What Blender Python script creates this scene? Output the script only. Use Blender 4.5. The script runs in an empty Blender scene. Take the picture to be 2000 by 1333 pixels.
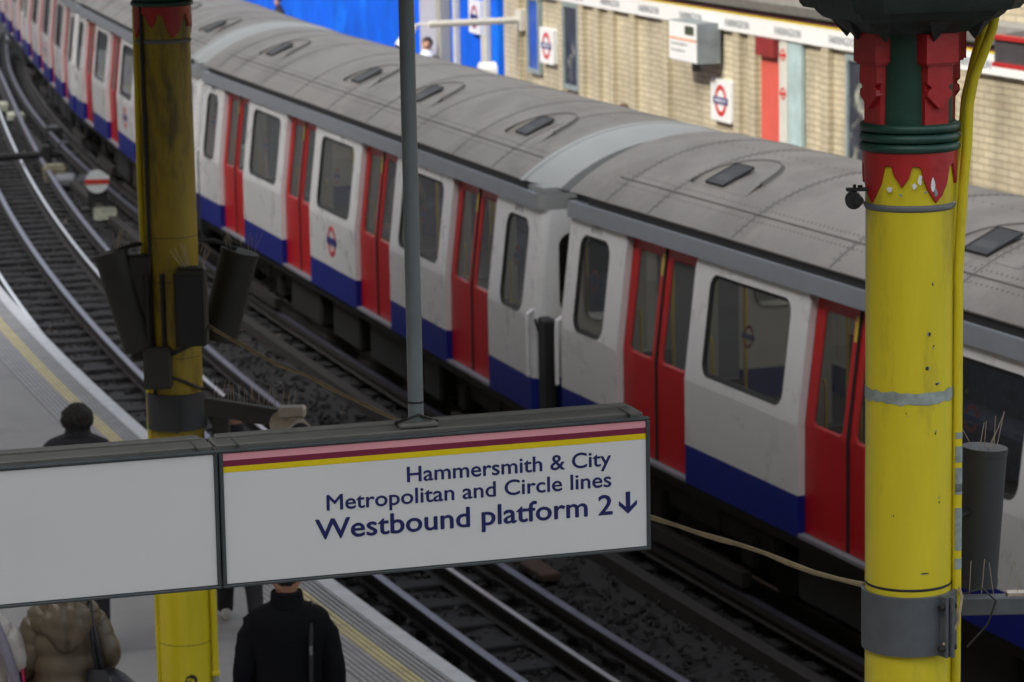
import bpy, bmesh, math, random
import numpy as np
from mathutils import Vector, Matrix
random.seed(7); rng = np.random.default_rng(7)
R = math.radians
scene = bpy.context.scene
COL = scene.collection

# ------------------------------------------------------------------ camera, world, sun, exposure
def make_camera():
    p, r = R(9.8706), R(-1.0486)
    fw = Vector((0, math.cos(p), -math.sin(p)))
    rt0 = Vector((1, 0, 0)); up0 = Vector((0, math.sin(p), math.cos(p)))
    rt = rt0 * math.cos(r) + up0 * math.sin(r)
    up = -rt0 * math.sin(r) + up0 * math.cos(r)
    cam = bpy.data.cameras.new("camera"); o = bpy.data.objects.new("camera", cam); COL.objects.link(o)
    m = Matrix((( rt.x, up.x, -fw.x, 0), (rt.y, up.y, -fw.y, 0), (rt.z, up.z, -fw.z, 6.786), (0, 0, 0, 1)))
    o.matrix_world = m
    cam.sensor_width = 36; cam.lens = 108; cam.clip_start = .1; cam.clip_end = 2000
    cam.dof.use_dof = True; cam.dof.focus_distance = 10.9; cam.dof.aperture_fstop = 6.2
    scene.camera = o
make_camera()

SUN_AZ = math.atan2(-.80, -.60)      # direction towards the sun (x, y)
SUN_EL = R(40)
world = bpy.data.worlds.new("World"); scene.world = world; world.use_nodes = True
nt = world.node_tree; nt.nodes.clear()
sky = nt.nodes.new("ShaderNodeTexSky"); sky.sky_type = 'NISHITA'; sky.sun_disc = False
sky.sun_elevation = SUN_EL; sky.sun_rotation = SUN_AZ; sky.air_density = 1.0; sky.dust_density = 4.0; sky.ozone_density = .6
bg = nt.nodes.new("ShaderNodeBackground"); bg.inputs[1].default_value = .13
out = nt.nodes.new("ShaderNodeOutputWorld")
hs = nt.nodes.new('ShaderNodeHueSaturation'); hs.inputs['Saturation'].default_value = .3   # milky winter haze
nt.links.new(sky.outputs[0], hs.inputs['Color']); nt.links.new(hs.outputs[0], bg.inputs[0]); nt.links.new(bg.outputs[0], out.inputs[0])
sl = bpy.data.lights.new("sun", 'SUN'); sl.energy = .95; sl.angle = R(.6); sl.color = (1, .93, .80)
so = bpy.data.objects.new("sun", sl); COL.objects.link(so)
sd = Vector((math.sin(SUN_AZ) * math.cos(SUN_EL), math.cos(SUN_AZ) * math.cos(SUN_EL), math.sin(SUN_EL)))
so.rotation_euler = sd.to_track_quat('Z', 'Y').to_euler(); so.location = sd * 60
scene.view_settings.view_transform = 'Standard'; scene.view_settings.look = 'None'
scene.view_settings.exposure = 1.6; scene.view_settings.gamma = 1
scene.cycles.max_bounces = 8; scene.cycles.diffuse_bounces = 4; scene.cycles.glossy_bounces = 4
scene.cycles.transparent_max_bounces = 12; scene.cycles.transmission_bounces = 6
scene.cycles.caustics_reflective = False; scene.cycles.caustics_refractive = False
scene.cycles.sample_clamp_indirect = 4.0

# ------------------------------------------------------------------ curves of the two tracks
NR = (-1.6208, -6.7099, 1.2452, -.1863)       # right running rail of the near track
TR = (.1308, -6.7857, .5704, .0064)           # visible side of the train
def off(q, d, u):
    t = (d - 30) / 20
    x = q[0] + q[1]*t + q[2]*t*t + q[3]*t**3
    s = (q[1] + 2*q[2]*t + 3*q[3]*t*t) / 20
    k = math.hypot(1, s)
    return x + u/k, d - s*u/k
def heading(q, d):
    t = (d - 30) / 20
    s = (q[1] + 2*q[2]*t + 3*q[3]*t*t) / 20
    return math.atan2(1, s)                   # angle of the tangent going away

# ------------------------------------------------------------------ object helpers
def tag(o, label, cat, group=None, kind=None):
    if label: o['label'] = label
    if cat: o['category'] = cat
    if group: o['group'] = group
    if kind: o['kind'] = kind
    return o
def thing(name, label, cat, loc=(0, 0, 0), rz=0, group=None):
    o = bpy.data.objects.new(name, None); COL.objects.link(o)
    o.empty_display_size = .2; o.location = loc; o.rotation_euler = (0, 0, rz)
    return tag(o, label, cat, group)
def copy_tree(o, parent=None):
    c = o.copy(); COL.objects.link(c)
    if parent is not None:
        c.parent = parent; c.matrix_parent_inverse = o.matrix_parent_inverse
    for ch in list(o.children): copy_tree(ch, c)
    return c
def link(me, name, parent=None):
    o = bpy.data.objects.new(name, me); COL.objects.link(o)
    if parent is not None: o.parent = parent
    return o

class MB:
    """collects shapes and links them as ONE mesh object"""
    def __init__(s): s.v = []; s.f = []; s.m = []; s.mats = []; s.uv = {}
    def mi(s, mat):
        if mat not in s.mats: s.mats.append(mat)
        return s.mats.index(mat)
    def add(s, vs, fs, mat, uvs=None):
        b = len(s.v); s.v += [tuple(q) for q in vs]; k = s.mi(mat)
        for n, f in enumerate(fs):
            if uvs: s.uv[len(s.f)] = uvs[n]
            s.f.append([b + i for i in f]); s.m.append(k)
    def bm(s, bm_, mat, M=None):
        if M is not None: bm_.transform(M)
        bm_.verts.index_update()
        s.add([v.co[:] for v in bm_.verts], [[v.index for v in f.verts] for f in bm_.faces], mat); bm_.free()
    def box(s, c, d, mat, rz=0, bev=0, M=None, seg=1):
        b = bmesh.new(); bmesh.ops.create_cube(b, size=1)
        bmesh.ops.scale(b, vec=d, verts=b.verts)
        if bev: bmesh.ops.bevel(b, geom=b.edges[:], offset=bev, segments=seg, affect='EDGES', profile=.5)
        T = Matrix.Translation(c) @ Matrix.Rotation(rz, 4, 'Z')
        s.bm(b, mat, (M @ T) if M is not None else T)
    def cyl(s, a, b_, r, mat, n=16, r2=None, caps=True):
        a = Vector(a); b_ = Vector(b_); r2 = r if r2 is None else r2
        z = (b_ - a).normalized(); x = z.orthogonal().normalized(); y = z.cross(x)
        vs = []
        for p, q in ((a, r), (b_, r2)):
            for i in range(n):
                t = 2*math.pi*i/n; vs.append(p + x*math.cos(t)*q + y*math.sin(t)*q)
        fs = [[i, (i+1) % n, n+(i+1) % n, n+i] for i in range(n)]
        if caps: fs += [list(range(n))[::-1], list(range(n, 2*n))]
        s.add(vs, fs, mat)
    def tube(s, pts, r, mat, n=8, closed=False):
        pts = [Vector(p) for p in pts]; N = len(pts); vs = []; pr = None
        for i, p in enumerate(pts):
            z = (pts[min(i+1, N-1)] - pts[max(i-1, 0)]).normalized()
            if pr is None: x = z.orthogonal().normalized()
            else:
                x = pr - z*pr.dot(z)
                x = x.normalized() if x.length > 1e-6 else z.orthogonal().normalized()
            pr = x; y = z.cross(x); rr = r[i] if hasattr(r, '__len__') else r
            for k in range(n):
                t = 2*math.pi*k/n; vs.append(p + x*math.cos(t)*rr + y*math.sin(t)*rr)
        fs = [[i*n+k, i*n+(k+1) % n, (i+1)*n+(k+1) % n, (i+1)*n+k] for i in range(N-1) for k in range(n)]
        fs += [list(range(n))[::-1], list(range((N-1)*n, N*n))]
        s.add(vs, fs, mat)
    def lathe(s, prof, mat, n=32, c=(0, 0), fn=None):
        vs = []; fs = []
        for r, z in prof:
            for i in range(n):
                t = 2*math.pi*i/n; rr = r if fn is None else fn(r, z, t)
                vs.append((c[0]+rr*math.cos(t), c[1]+rr*math.sin(t), z))
        for j in range(len(prof)-1):
            fs += [[j*n+i, j*n+(i+1) % n, (j+1)*n+(i+1) % n, (j+1)*n+i] for i in range(n)]
        fs += [list(range(n))[::-1], list(range((len(prof)-1)*n, len(prof)*n))]
        s.add(vs, fs, mat)
    def loft(s, rings, mat, cap=True):
        n = len(rings[0]); vs = [p for r in rings for p in r]; fs = []
        for j in range(len(rings)-1):
            fs += [[j*n+i, j*n+(i+1) % n, (j+1)*n+(i+1) % n, (j+1)*n+i] for i in range(n)]
        if cap: fs += [list(range(n))[::-1], list(range((len(rings)-1)*n, len(rings)*n))]
        s.add(vs, fs, mat)
    def prism(s, poly, mat, fn, depth0, depth1):
        """poly (a,b) outline; fn(a,b,depth)->xyz"""
        n = len(poly)
        vs = [fn(a, b, depth0) for a, b in poly] + [fn(a, b, depth1) for a, b in poly]
        s.add(vs, [list(range(n)), list(range(n, 2*n))[::-1]] + [[i, n+i, n+(i+1) % n, (i+1) % n] for i in range(n)], mat)
    def strip(s, q, ds, prof, mat, closed=True, uv=False):
        """sweep a (u,z) profile along curve q"""
        n = len(prof); vs = []; arc = 0; arcs = []; prev = None
        for d in ds:
            p = off(q, d, 0)
            if prev: arc += math.hypot(p[0]-prev[0], p[1]-prev[1])
            prev = p; arcs.append(arc)
            for u, z in prof: vs.append((*off(q, d, u), z))
        fs = []; uvs = []
        for j in range(len(ds)-1):
            for i in range(n if closed else n-1):
                k = (i+1) % n
                fs.append([j*n+i, j*n+k, (j+1)*n+k, (j+1)*n+i])
                if uv: uvs.append([(arcs[j], prof[i][1]), (arcs[j], prof[k][1]), (arcs[j+1], prof[k][1]), (arcs[j+1], prof[i][1])])
        if closed: fs += [list(range(n)), list(range((len(ds)-1)*n, len(ds)*n))[::-1]]
        if closed and uv: uvs += [[(.03+p[0]-prof[0][0], p[1]) for p in prof]]*2
        s.add(vs, fs, mat, uvs if uv else None)
    def mesh(s, name, smooth=35, recalc=True):
        me = bpy.data.meshes.new(name); me.from_pydata(s.v, [], s.f)
        for m in s.mats: me.materials.append(m)
        me.polygons.foreach_set('material_index', s.m)
        if s.uv:
            L = me.uv_layers.new(name='UVMap')
            for i, uvs in s.uv.items():
                p = me.polygons[i]
                for k, li in enumerate(p.loop_indices): L.data[li].uv = uvs[k]
        if recalc:
            b = bmesh.new(); b.from_mesh(me); bmesh.ops.recalc_face_normals(b, faces=b.faces[:]); b.to_mesh(me); b.free()
        if smooth:
            me.polygons.foreach_set('use_smooth', [True]*len(me.polygons)); me.set_sharp_from_angle(angle=R(smooth))
        me.update(); return me
    def build(s, name, parent=None, smooth=35, recalc=True):
        return link(s.mesh(name, smooth, recalc), name, parent)

# ------------------------------------------------------------------ materials
def lin(c): return tuple(((x/12.92) if x <= .04045 else ((x+.055)/1.055)**2.4) for x in c)
MATS = {}
def mat(name, col, rough=.6, metal=0, noise=.25, scale=6, bump=0, bscale=40, coat=0, streak=None, dirt=None, dscale=2.5, dthr=.6, spec=.5, stretch=None):
    """principled paint / stone with two scales of colour variation, optional stains and bump"""
    m = bpy.data.materials.new(name); m.use_nodes = True; t = m.node_tree; N = t.nodes; L = t.links
    b = N['Principled BSDF']; b.inputs['Roughness'].default_value = rough; b.inputs['Metallic'].default_value = metal
    b.inputs['Specular IOR Level'].default_value = spec
    if coat: b.inputs['Coat Weight'].default_value = coat; b.inputs['Coat Roughness'].default_value = .08
    tc = N.new('ShaderNodeTexCoord'); src = tc.outputs['Object']
    if stretch:
        mp = N.new('ShaderNodeMapping'); mp.inputs['Scale'].default_value = stretch; L.new(src, mp.inputs[0]); src2 = mp.outputs[0]
    else: src2 = src
    n1 = N.new('ShaderNodeTexNoise'); n1.inputs['Scale'].default_value = scale; n1.inputs['Detail'].default_value = 6; n1.inputs['Roughness'].default_value = .65
    L.new(src2, n1.inputs['Vector'])
    mr = N.new('ShaderNodeMapRange'); mr.inputs[1].default_value = .3; mr.inputs[2].default_value = .7
    mr.inputs[3].default_value = 1-noise; mr.inputs[4].default_value = 1+noise; L.new(n1.outputs['Fac'], mr.inputs[0])
    mx = N.new('ShaderNodeMix'); mx.data_type = 'RGBA'; mx.blend_type = 'MULTIPLY'; mx.inputs['Factor'].default_value = 1
    mx.inputs['A'].default_value = (*col, 1); L.new(mr.outputs[0], mx.inputs['B']); cur = mx.outputs['Result']
    if dirt is not None:
        n2 = N.new('ShaderNodeTexNoise'); n2.inputs['Scale'].default_value = dscale; n2.inputs['Detail'].default_value = 8; n2.inputs['Roughness'].default_value = .7
        L.new(src2, n2.inputs['Vector'])
        m2 = N.new('ShaderNodeMapRange'); m2.inputs[1].default_value = dthr; m2.inputs[2].default_value = dthr+.12; L.new(n2.outputs['Fac'], m2.inputs[0])
        x2 = N.new('ShaderNodeMix'); x2.data_type = 'RGBA'; L.new(m2.outputs[0], x2.inputs['Factor']); L.new(cur, x2.inputs['A']); x2.inputs['B'].default_value = (*dirt, 1)
        cur = x2.outputs['Result']
    L.new(cur, b.inputs['Base Color'])
    rr = N.new('ShaderNodeMapRange'); rr.inputs[3].default_value = max(0, rough-.08); rr.inputs[4].default_value = min(1, rough+.1); L.new(n1.outputs['Fac'], rr.inputs[0]); L.new(rr.outputs[0], b.inputs['Roughness'])
    if bump:
        n3 = N.new('ShaderNodeTexNoise'); n3.inputs['Scale'].default_value = bscale; n3.inputs['Detail'].default_value = 5; L.new(src2, n3.inputs['Vector'])
        bp = N.new('ShaderNodeBump'); bp.inputs['Strength'].default_value = bump; bp.inputs['Distance'].default_value = .02; L.new(n3.outputs['Fac'], bp.inputs['Height']); L.new(bp.outputs[0], b.inputs['Normal'])
    MATS[name] = m; return m

WHITE = mat('train_white', (.72, .715, .705), .28, noise=.04, scale=3, dirt=(.695, .69, .675), dscale=1.6, dthr=.62, coat=.3)
WHITED = WHITE
RED = mat('train_red', (.47, .006, .008), .35, noise=.1, scale=3, spec=.3)
BLUE = mat('train_blue', (.008, .016, .20), .35, noise=.12, scale=3, dirt=(.012, .018, .13), dscale=3, dthr=.6, spec=.3)
ROOF = mat('roof_grey', (.170, .157, .141), .62, noise=.15, scale=1.7, dirt=(.132, .120, .106), dscale=1.0, dthr=.5, bump=.12, bscale=30)
ROOFLINE = mat('roof_seam_grey', (.10, .094, .088), .75, noise=.2)
ROOFEND = mat('roof_end_grey', (.255, .265, .255), .5, noise=.06, scale=3)
CANT = mat('cantrail_grey', (.24, .26, .29), .4, noise=.08, scale=3)
BLACK = mat('black_rubber', (.012, .012, .013), .6, noise=.2)
DARKM = mat('underframe_black', (.014, .0135, .013), .75, noise=.4, scale=5)
GREYM = mat('grey_metal', (.14, .15, .16), .5, noise=.1)
VENTSHADE = mat('vent_inside_shade', (.05, .05, .05), .7, noise=.2)
STEP = mat('step_grey', (.2, .21, .23), .5, noise=.15)
INT = mat('interior_grey', (.24, .25, .24), .6, noise=.06)
INTD = mat('interior_floor', (.025, .025, .028), .7, noise=.2)
INTP = mat('interior_panel', (.055, .058, .055), .6, noise=.1)
INTS = mat('draught_screen', (.42, .46, .44), .35, noise=.05)
SEAT = mat('seat_moquette', (.03, .04, .09), .9, noise=.5, scale=14)
POLEY = mat('grab_pole_yellow', (.6, .45, .02), .35, noise=.05)
RAILTOP = mat('rail_polished_steel', (.62, .62, .64), .3, metal=.9, noise=.12, scale=3)
RAILSIDE = mat('rail_rust', (.022, .018, .016), .85, noise=.35, scale=8)
CONDTOP = mat('conductor_rail_steel', (.16, .16, .21), .45, metal=.7, noise=.2, scale=3)
SLEEP = mat('sleeper_timber', (.0145, .014, .014), .9, noise=.4, scale=5, bump=.4, bscale=25, stretch=(1, 6, 1))
BALL = mat('ballast_ground', (.017, .016, .0155), .95, noise=.5, scale=9, bump=1.0, bscale=22)
STONE = mat('ballast_stone', (.026, .024, .023), .9, noise=.6, scale=2.2)
STONEL = mat('ballast_stone_pale', (.14, .12, .10), .9, noise=.4, scale=3)
ASPH = mat('platform_asphalt', (.255, .25, .248), .8, noise=.12, scale=1.4, dirt=(.205, .20, .20), dscale=.7, dthr=.53, bump=.15, bscale=60)
TACT = mat('tactile_grey', (.36, .36, .37), .8, noise=.12, scale=5)
TACTD = mat('tactile_groove', (.17, .17, .175), .9, noise=.2, scale=5)
COPE = mat('coping_white', (.58, .585, .6), .75, noise=.12, scale=6, dirt=(.36, .36, .37), dscale=5, dthr=.57)
YLINE = mat('yellow_line', (.62, .55, .32), .75, noise=.14, scale=6)
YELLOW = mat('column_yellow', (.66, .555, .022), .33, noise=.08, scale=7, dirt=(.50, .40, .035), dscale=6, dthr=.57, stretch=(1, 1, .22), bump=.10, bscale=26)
YSHADE = mat('column_yellow_shaded', (.30, .215, .008), .45, noise=.2, scale=7, dirt=(.11, .08, .012), dscale=5, dthr=.5, stretch=(1, 1, .25))  # canopy shade painted into the yellow, along with grime streaks
YCHIP = mat('paint_chip_grey', (.28, .33, .31), .6, noise=.3, scale=20)
CRED = mat('column_red', (.40, .018, .02), .38, noise=.15, scale=9, bump=.1, bscale=30)
CGREEN = mat('column_green', (.012, .055, .038), .42, noise=.2, scale=9, bump=.1, bscale=30)
CGREY = mat('clamp_grey', (.085, .095, .105), .5, noise=.15, scale=14, dirt=(.03, .03, .03), dscale=16, dthr=.68)
ABACUSG = mat('abacus_dark_green', (.010, .020, .016), .6, noise=.45, scale=8, bump=.3, bscale=30, dirt=(.03, .028, .024), dscale=6, dthr=.6)  # darker, rougher green for the abacus
CBLACK = mat('rough_black', (.015, .016, .015), .7, noise=.5, scale=14, bump=.5, bscale=40)  # near-black for the abacus pendants and a paint chip
SPKGREY = mat('speaker_grey', (.034, .036, .039), .55, noise=.1, scale=10)
SPKOLV = mat('speaker_olive', (.020, .020, .016), .6, noise=.15, scale=10)
POLEG = mat('pole_grey', (.13, .155, .16), .38, noise=.08, scale=10, dirt=(.3, .3, .3), dscale=30, dthr=.74)
SFACE = mat('sign_face', (.66, .675, .665), .35, noise=.025, scale=2, dirt=(.58, .59, .58), dscale=14, dthr=.72, coat=.2)
SHOUS = mat('sign_housing', (.10, .10, .09), .5, noise=.1, scale=14, dirt=(.06, .06, .055), dscale=10, dthr=.6)
SEDGE = mat('sign_edge', (.045, .055, .058), .45, noise=.1, scale=14)
PINK = mat('stripe_pink', (.72, .32, .36), .4, noise=.04)
MAROON = mat('stripe_maroon', (.17, .012, .04), .4, noise=.04)
SYEL = mat('stripe_yellow', (.72, .56, .0), .4, noise=.04)
NAVY = mat('letter_navy', (.008, .012, .10), .4, noise=.04)
CABLE = mat('cable_beige', (.30, .24, .14), .7, noise=.25, scale=10)
CABLEB = mat('cable_black', (.015, .015, .015), .6)
SPIKE = mat('spike_steel', (.45, .38, .30), .4, metal=.5)
CCTV = mat('camera_beige', (.36, .31, .25), .5, noise=.15, scale=20)
HOARD = mat('hoarding_blue', (.003, .10, .66), .7, noise=.25, scale=.7, dirt=(.004, .16, .80), dscale=.5, dthr=.5, spec=.15)
FRAMEW = mat('frame_offwhite', (.55, .54, .49), .6, noise=.1)
SIGNW = mat('enamel_white', (.78, .79, .79), .3, noise=.03)
ENRED = mat('enamel_red', (.55, .02, .025), .35, noise=.03)
ENBLUE = mat('enamel_blue', (.015, .02, .16), .35, noise=.03)
LETG = mat('letter_grey', (.18, .19, .22), .6)
LEDGE = mat('ledge_stone', (.24, .235, .22), .8, noise=.15)
DOORR = mat('door_coral', (.60, .10, .075), .5, noise=.08)
PALEB = mat('poster_pale_blue', (.36, .47, .48), .5, noise=.25, scale=3)
POSTERB = mat('poster_blue', (.02, .08, .42), .4, noise=.3, scale=3)
POSTERD = mat('poster_dark', (.03, .035, .05), .4, noise=.6, scale=4, dirt=(.35, .36, .3), dscale=2.2, dthr=.56)
POSTERF = mat('poster_frame', (.22, .27, .28), .5)
ORANGE = mat('stripe_orange', (.70, .27, .10), .5)
INDG = mat('indicator_side_grey', (.2, .23, .25), .5)
SKIN = mat('skin', (.42, .22, .15), .55, noise=.08)
HAIRD = mat('hair_dark', (.010, .008, .007), .7, noise=.4, scale=40, bump=.6, bscale=120)
COATD = mat('coat_dark_wool', (.0055, .006, .0085), .95, noise=.3, scale=30, bump=.2, bscale=200, spec=.15)
COATN = mat('jacket_navy', (.012, .012, .018), .85, noise=.3, scale=30)
PUFF = mat('puffer_brown', (.105, .083, .055), .38, noise=.15, scale=8, bump=.25, bscale=18)
WHITEJ = mat('jacket_white', (.55, .53, .49), .8, noise=.1, scale=10, bump=.3, bscale=12)
LILAC = mat('scarf_lilac', (.2, .19, .24), .9, noise=.2)
MAGENTA = mat('bag_magenta', (.65, .012, .12), .5)
LEATH = mat('leather_black', (.010, .011, .016), .35, noise=.3, scale=10, bump=.2, bscale=20)
TROUS = mat('trousers_dark', (.016, .016, .02), .9, noise=.2)
GREYJ = mat('jacket_grey', (.13, .125, .115), .85, noise=.2)
WSHOE = mat('shoe_white', (.55, .54, .52), .5)
DISCW = mat('signal_white', (.62, .66, .65), .45, noise=.06, dirt=(.35, .37, .36), dscale=12, dthr=.66)
DISCR = mat('signal_red', (.50, .03, .02), .45)
PLATE = mat('plate_cream', (.50, .52, .40), .55, noise=.12, scale=20)
TBOX = mat('trackside_box', (.17, .15, .09), .75, noise=.35, scale=8)
BOARD = mat('rail_board_brown', (.026, .021, .018), .85, noise=.3, scale=6)

BRICKL = mat('blocker_brick', (.30, .24, .17), .8, noise=.2, scale=.6)
def lamp_mat():
    m = bpy.data.materials.new('carriage_light'); m.use_nodes = True; b = m.node_tree.nodes['Principled BSDF']
    b.inputs['Emission Color'].default_value = (1, .95, .85, 1); b.inputs['Emission Strength'].default_value = .9; return m
TUBE = lamp_mat()
def brick_mat():
    m = bpy.data.materials.new('glazed_brick'); m.use_nodes = True; t = m.node_tree; N = t.nodes; L = t.links; b = N['Principled BSDF']
    uv = N.new('ShaderNodeUVMap'); uv.uv_map = 'UVMap'
    br = N.new('ShaderNodeTexBrick'); br.inputs['Scale'].default_value = 1.0
    br.inputs['Brick Width'].default_value = .30; br.inputs['Row Height'].default_value = .082; br.inputs['Mortar Size'].default_value = .009
    br.inputs['Color1'].default_value = (.56, .50, .365, 1); br.inputs['Color2'].default_value = (.47, .41, .29, 1); br.inputs['Mortar'].default_value = (.30, .26, .18, 1)
    L.new(uv.outputs[0], br.inputs['Vector'])
    n = N.new('ShaderNodeTexNoise'); n.inputs['Scale'].default_value = .8; n.inputs['Detail'].default_value = 6; L.new(uv.outputs[0], n.inputs['Vector'])
    mp = N.new('ShaderNodeMapping'); mp.inputs['Scale'].default_value = (2.2, .25, 1); L.new(uv.outputs[0], mp.inputs[0])
    n2 = N.new('ShaderNodeTexNoise'); n2.inputs['Scale'].default_value = 1.0; n2.inputs['Detail'].default_value = 5; L.new(mp.outputs[0], n2.inputs['Vector'])
    ad = N.new('ShaderNodeMath'); ad.operation = 'ADD'; L.new(n.outputs['Fac'], ad.inputs[0]); L.new(n2.outputs['Fac'], ad.inputs[1])
    mr = N.new('ShaderNodeMapRange'); mr.inputs[1].default_value = .7; mr.inputs[2].default_value = 1.3; mr.inputs[3].default_value = .62; mr.inputs[4].default_value = 1.3; L.new(ad.outputs[0], mr.inputs[0])
    mx = N.new('ShaderNodeMix'); mx.data_type = 'RGBA'; mx.blend_type = 'MULTIPLY'; mx.inputs['Factor'].default_value = 1
    L.new(br.outputs['Color'], mx.inputs['A']); L.new(mr.outputs[0], mx.inputs['B']); L.new(mx.outputs['Result'], b.inputs['Base Color'])
    b.inputs['Roughness'].default_value = .42
    bp = N.new('ShaderNodeBump'); bp.inputs['Strength'].default_value = .5; bp.inputs['Distance'].default_value = .01; L.new(br.outputs['Fac'], bp.inputs['Height']); bp.invert = True; L.new(bp.outputs[0], b.inputs['Normal'])
    return m
BRICK = brick_mat()
def glass_mat(name, tint, refl=1.0):
    m = bpy.data.materials.new(name); m.use_nodes = True; t = m.node_tree; N = t.nodes; L = t.links; N.clear()
    o = N.new('ShaderNodeOutputMaterial'); tr = N.new('ShaderNodeBsdfTransparent'); tr.inputs[0].default_value = (*tint, 1)
    g = N.new('ShaderNodeBsdfGlossy'); g.inputs['Roughness'].default_value = .02
    f = N.new('ShaderNodeFresnel'); f.inputs['IOR'].default_value = 1.27
    mx = N.new('ShaderNodeMixShader'); L.new(f.outputs[0], mx.inputs[0]); L.new(tr.outputs[0], mx.inputs[1]); L.new(g.outputs[0], mx.inputs[2]); L.new(mx.outputs[0], o.inputs[0])
    return m
GLASS = glass_mat('window_glass', (.90, .93, .90))

# ------------------------------------------------------------------ text helper
def text_mesh(txt, mat_, fn, a0, a1, b0, cap, depth=(0, .004), offs=0.0, bold=0):
    """flat text from built-in font, fitted to a0..a1 wide and cap high; fn(a,b,depth)->xyz"""
    c = bpy.data.curves.new('txt', 'FONT'); c.body = txt; c.size = 1; c.extrude = .5; c.offset = offs; c.resolution_u = 4
    o = bpy.data.objects.new('txt', c); COL.objects.link(o)
    dg = bpy.context.evaluated_depsgraph_get(); dg.update()
    me = bpy.data.meshes.new_from_object(o.evaluated_get(dg)); bpy.data.objects.remove(o); bpy.data.curves.remove(c)
    xs = [v.co.x for v in me.vertices]; x0, x1 = min(xs), max(xs)
    ch = .670
    for v in me.vertices:
        a = a0 + (v.co.x-x0)/(x1-x0)*(a1-a0); b = b0 + v.co.y/ch*cap
        v.co = fn(a, b, depth[0] if v.co.z < 0 else depth[1])
    if bold:                                       # heavier strokes: the outline repeated a hair to each side
        m = MB(); P = [v.co.copy() for v in me.vertices]; F = [list(p.vertices) for p in me.polygons]
        e = Vector(fn(1, 0, 0))-Vector(fn(0, 0, 0)); u = Vector(fn(0, 1, 0))-Vector(fn(0, 0, 0)); n = Vector(fn(0, 0, 1))-Vector(fn(0, 0, 0))
        for k, (dx, dy) in enumerate(((0, 0), (1, 0), (-1, 0), (0, 1), (0, -1))): m.add([p+e*dx*bold+u*dy*bold*.7+n*k*.00007 for p in P], F, mat_)
        me = m.mesh('lettering', smooth=0)
    me.materials.clear(); me.materials.append(mat_)
    for p in me.polygons: p.use_smooth = False; p.material_index = 0
    b = bmesh.new(); b.from_mesh(me); bmesh.ops.recalc_face_normals(b, faces=b.faces[:]); b.to_mesh(me); b.free()
    return me
def roundel(mb, fn, ca, cb, r, d0, d1, red=None, blue=None, text=None):
    """ring and bar in the plane of fn(a,b,depth)"""
    red = red or ENRED; blue = blue or ENBLUE; n = 40; ri = r*.70
    vs = []
    for dd in (d0, d1):
        for rr in (ri, r):
            vs += [fn(ca+rr*math.cos(2*math.pi*i/n), cb+rr*math.sin(2*math.pi*i/n), dd) for i in range(n)]
    fs = []
    for i in range(n):
        j = (i+1) % n
        fs += [[2*n+i, 2*n+j, 3*n+j, 3*n+i], [n+i, n+j, 3*n+j, 3*n+i], [i, j, 2*n+j, 2*n+i]]
    mb.add(vs, fs, red)
    w, h = r*1.24, r*.22; e = (d1-d0)*1.0
    mb.prism([(ca-w, cb-h), (ca+w, cb-h), (ca+w, cb+h), (ca-w, cb+h)], blue, fn, d0, d1+e)

# ================================================================== SETTING
def drange(a, b, st): return [a + i*st for i in range(int(round((b-a)/st))+1)]
m = MB(); m.add([(-300, -200, -.5), (300, -200, -.5), (300, 400, -.5), (-300, 400, -.5)], [[0, 1, 2, 3]], BALL)
tag(m.build('ground', smooth=0), 'dark ground around the railway', 'ground', kind='structure')
def ballast():
    ds = drange(-4, 110, .45); us = [-3.0 + .22*i for i in range(40)]
    vs = []; n = len(us)
    for d in ds:
        for u in us:
            x, y = off(NR, d, u)
            vs.append((x, y, -.20 + .018*math.sin(x*5.1+y*3.3) + rng.uniform(-.018, .018) - (.05 if .5 < u < 1.0 else 0)))
    fs = [[j*n+i, j*n+i+1, (j+1)*n+i+1, (j+1)*n+i] for j in range(len(ds)-1) for i in range(n-1)]
    m = MB(); m.add(vs, fs, BALL)
    tag(m.build('track_bed', smooth=80), 'dark dirty ballast bed under both tracks', 'track bed', kind='structure')
ballast()
def stones():
    ico = bmesh.new(); bmesh.ops.create_icosphere(ico, subdivisions=1, radius=1)
    bv = np.array([v.co[:] for v in ico.verts]); bf = np.array([[v.index for v in f.verts] for f in ico.faces]); ico.free()
    V = []; F = []; MI = []
    k = 0
    for _ in range(15000):
        d = 17 + 55*rng.random()**1.5; u = rng.uniform(-2.1, 2.3)
        if abs(u) < .05 or abs(u+1.437) < .05: continue
        x, y = off(NR, d, u); s = rng.uniform(.018, .042)
        rot = Matrix.Rotation(rng.uniform(0, 6.28), 3, Vector(rng.normal(size=3)).normalized())
        q = (bv * s * (1 + .35*rng.normal(size=(12, 1)))) * np.array([1, rng.uniform(.6, 1), rng.uniform(.5, .9)])
        q = q @ np.array(rot).T + np.array([x, y, -.185 + s*.2])
        V.append(q); F.append(bf + 12*k); MI += [1 if rng.random() < .012 else 0]*20; k += 1
    V = np.concatenate(V); F = np.concatenate(F)
    me = bpy.data.meshes.new('ballast_stones'); me.from_pydata(V.tolist(), [], F.tolist())
    me.materials.append(STONE); me.materials.append(STONEL); me.polygons.foreach_set('material_index', MI); me.update()
    tag(link(me, 'ballast_stones'), 'loose dark ballast stones scattered between the rails', 'ballast', kind='stuff')
stones()
EDGE = -2.1535
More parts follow.
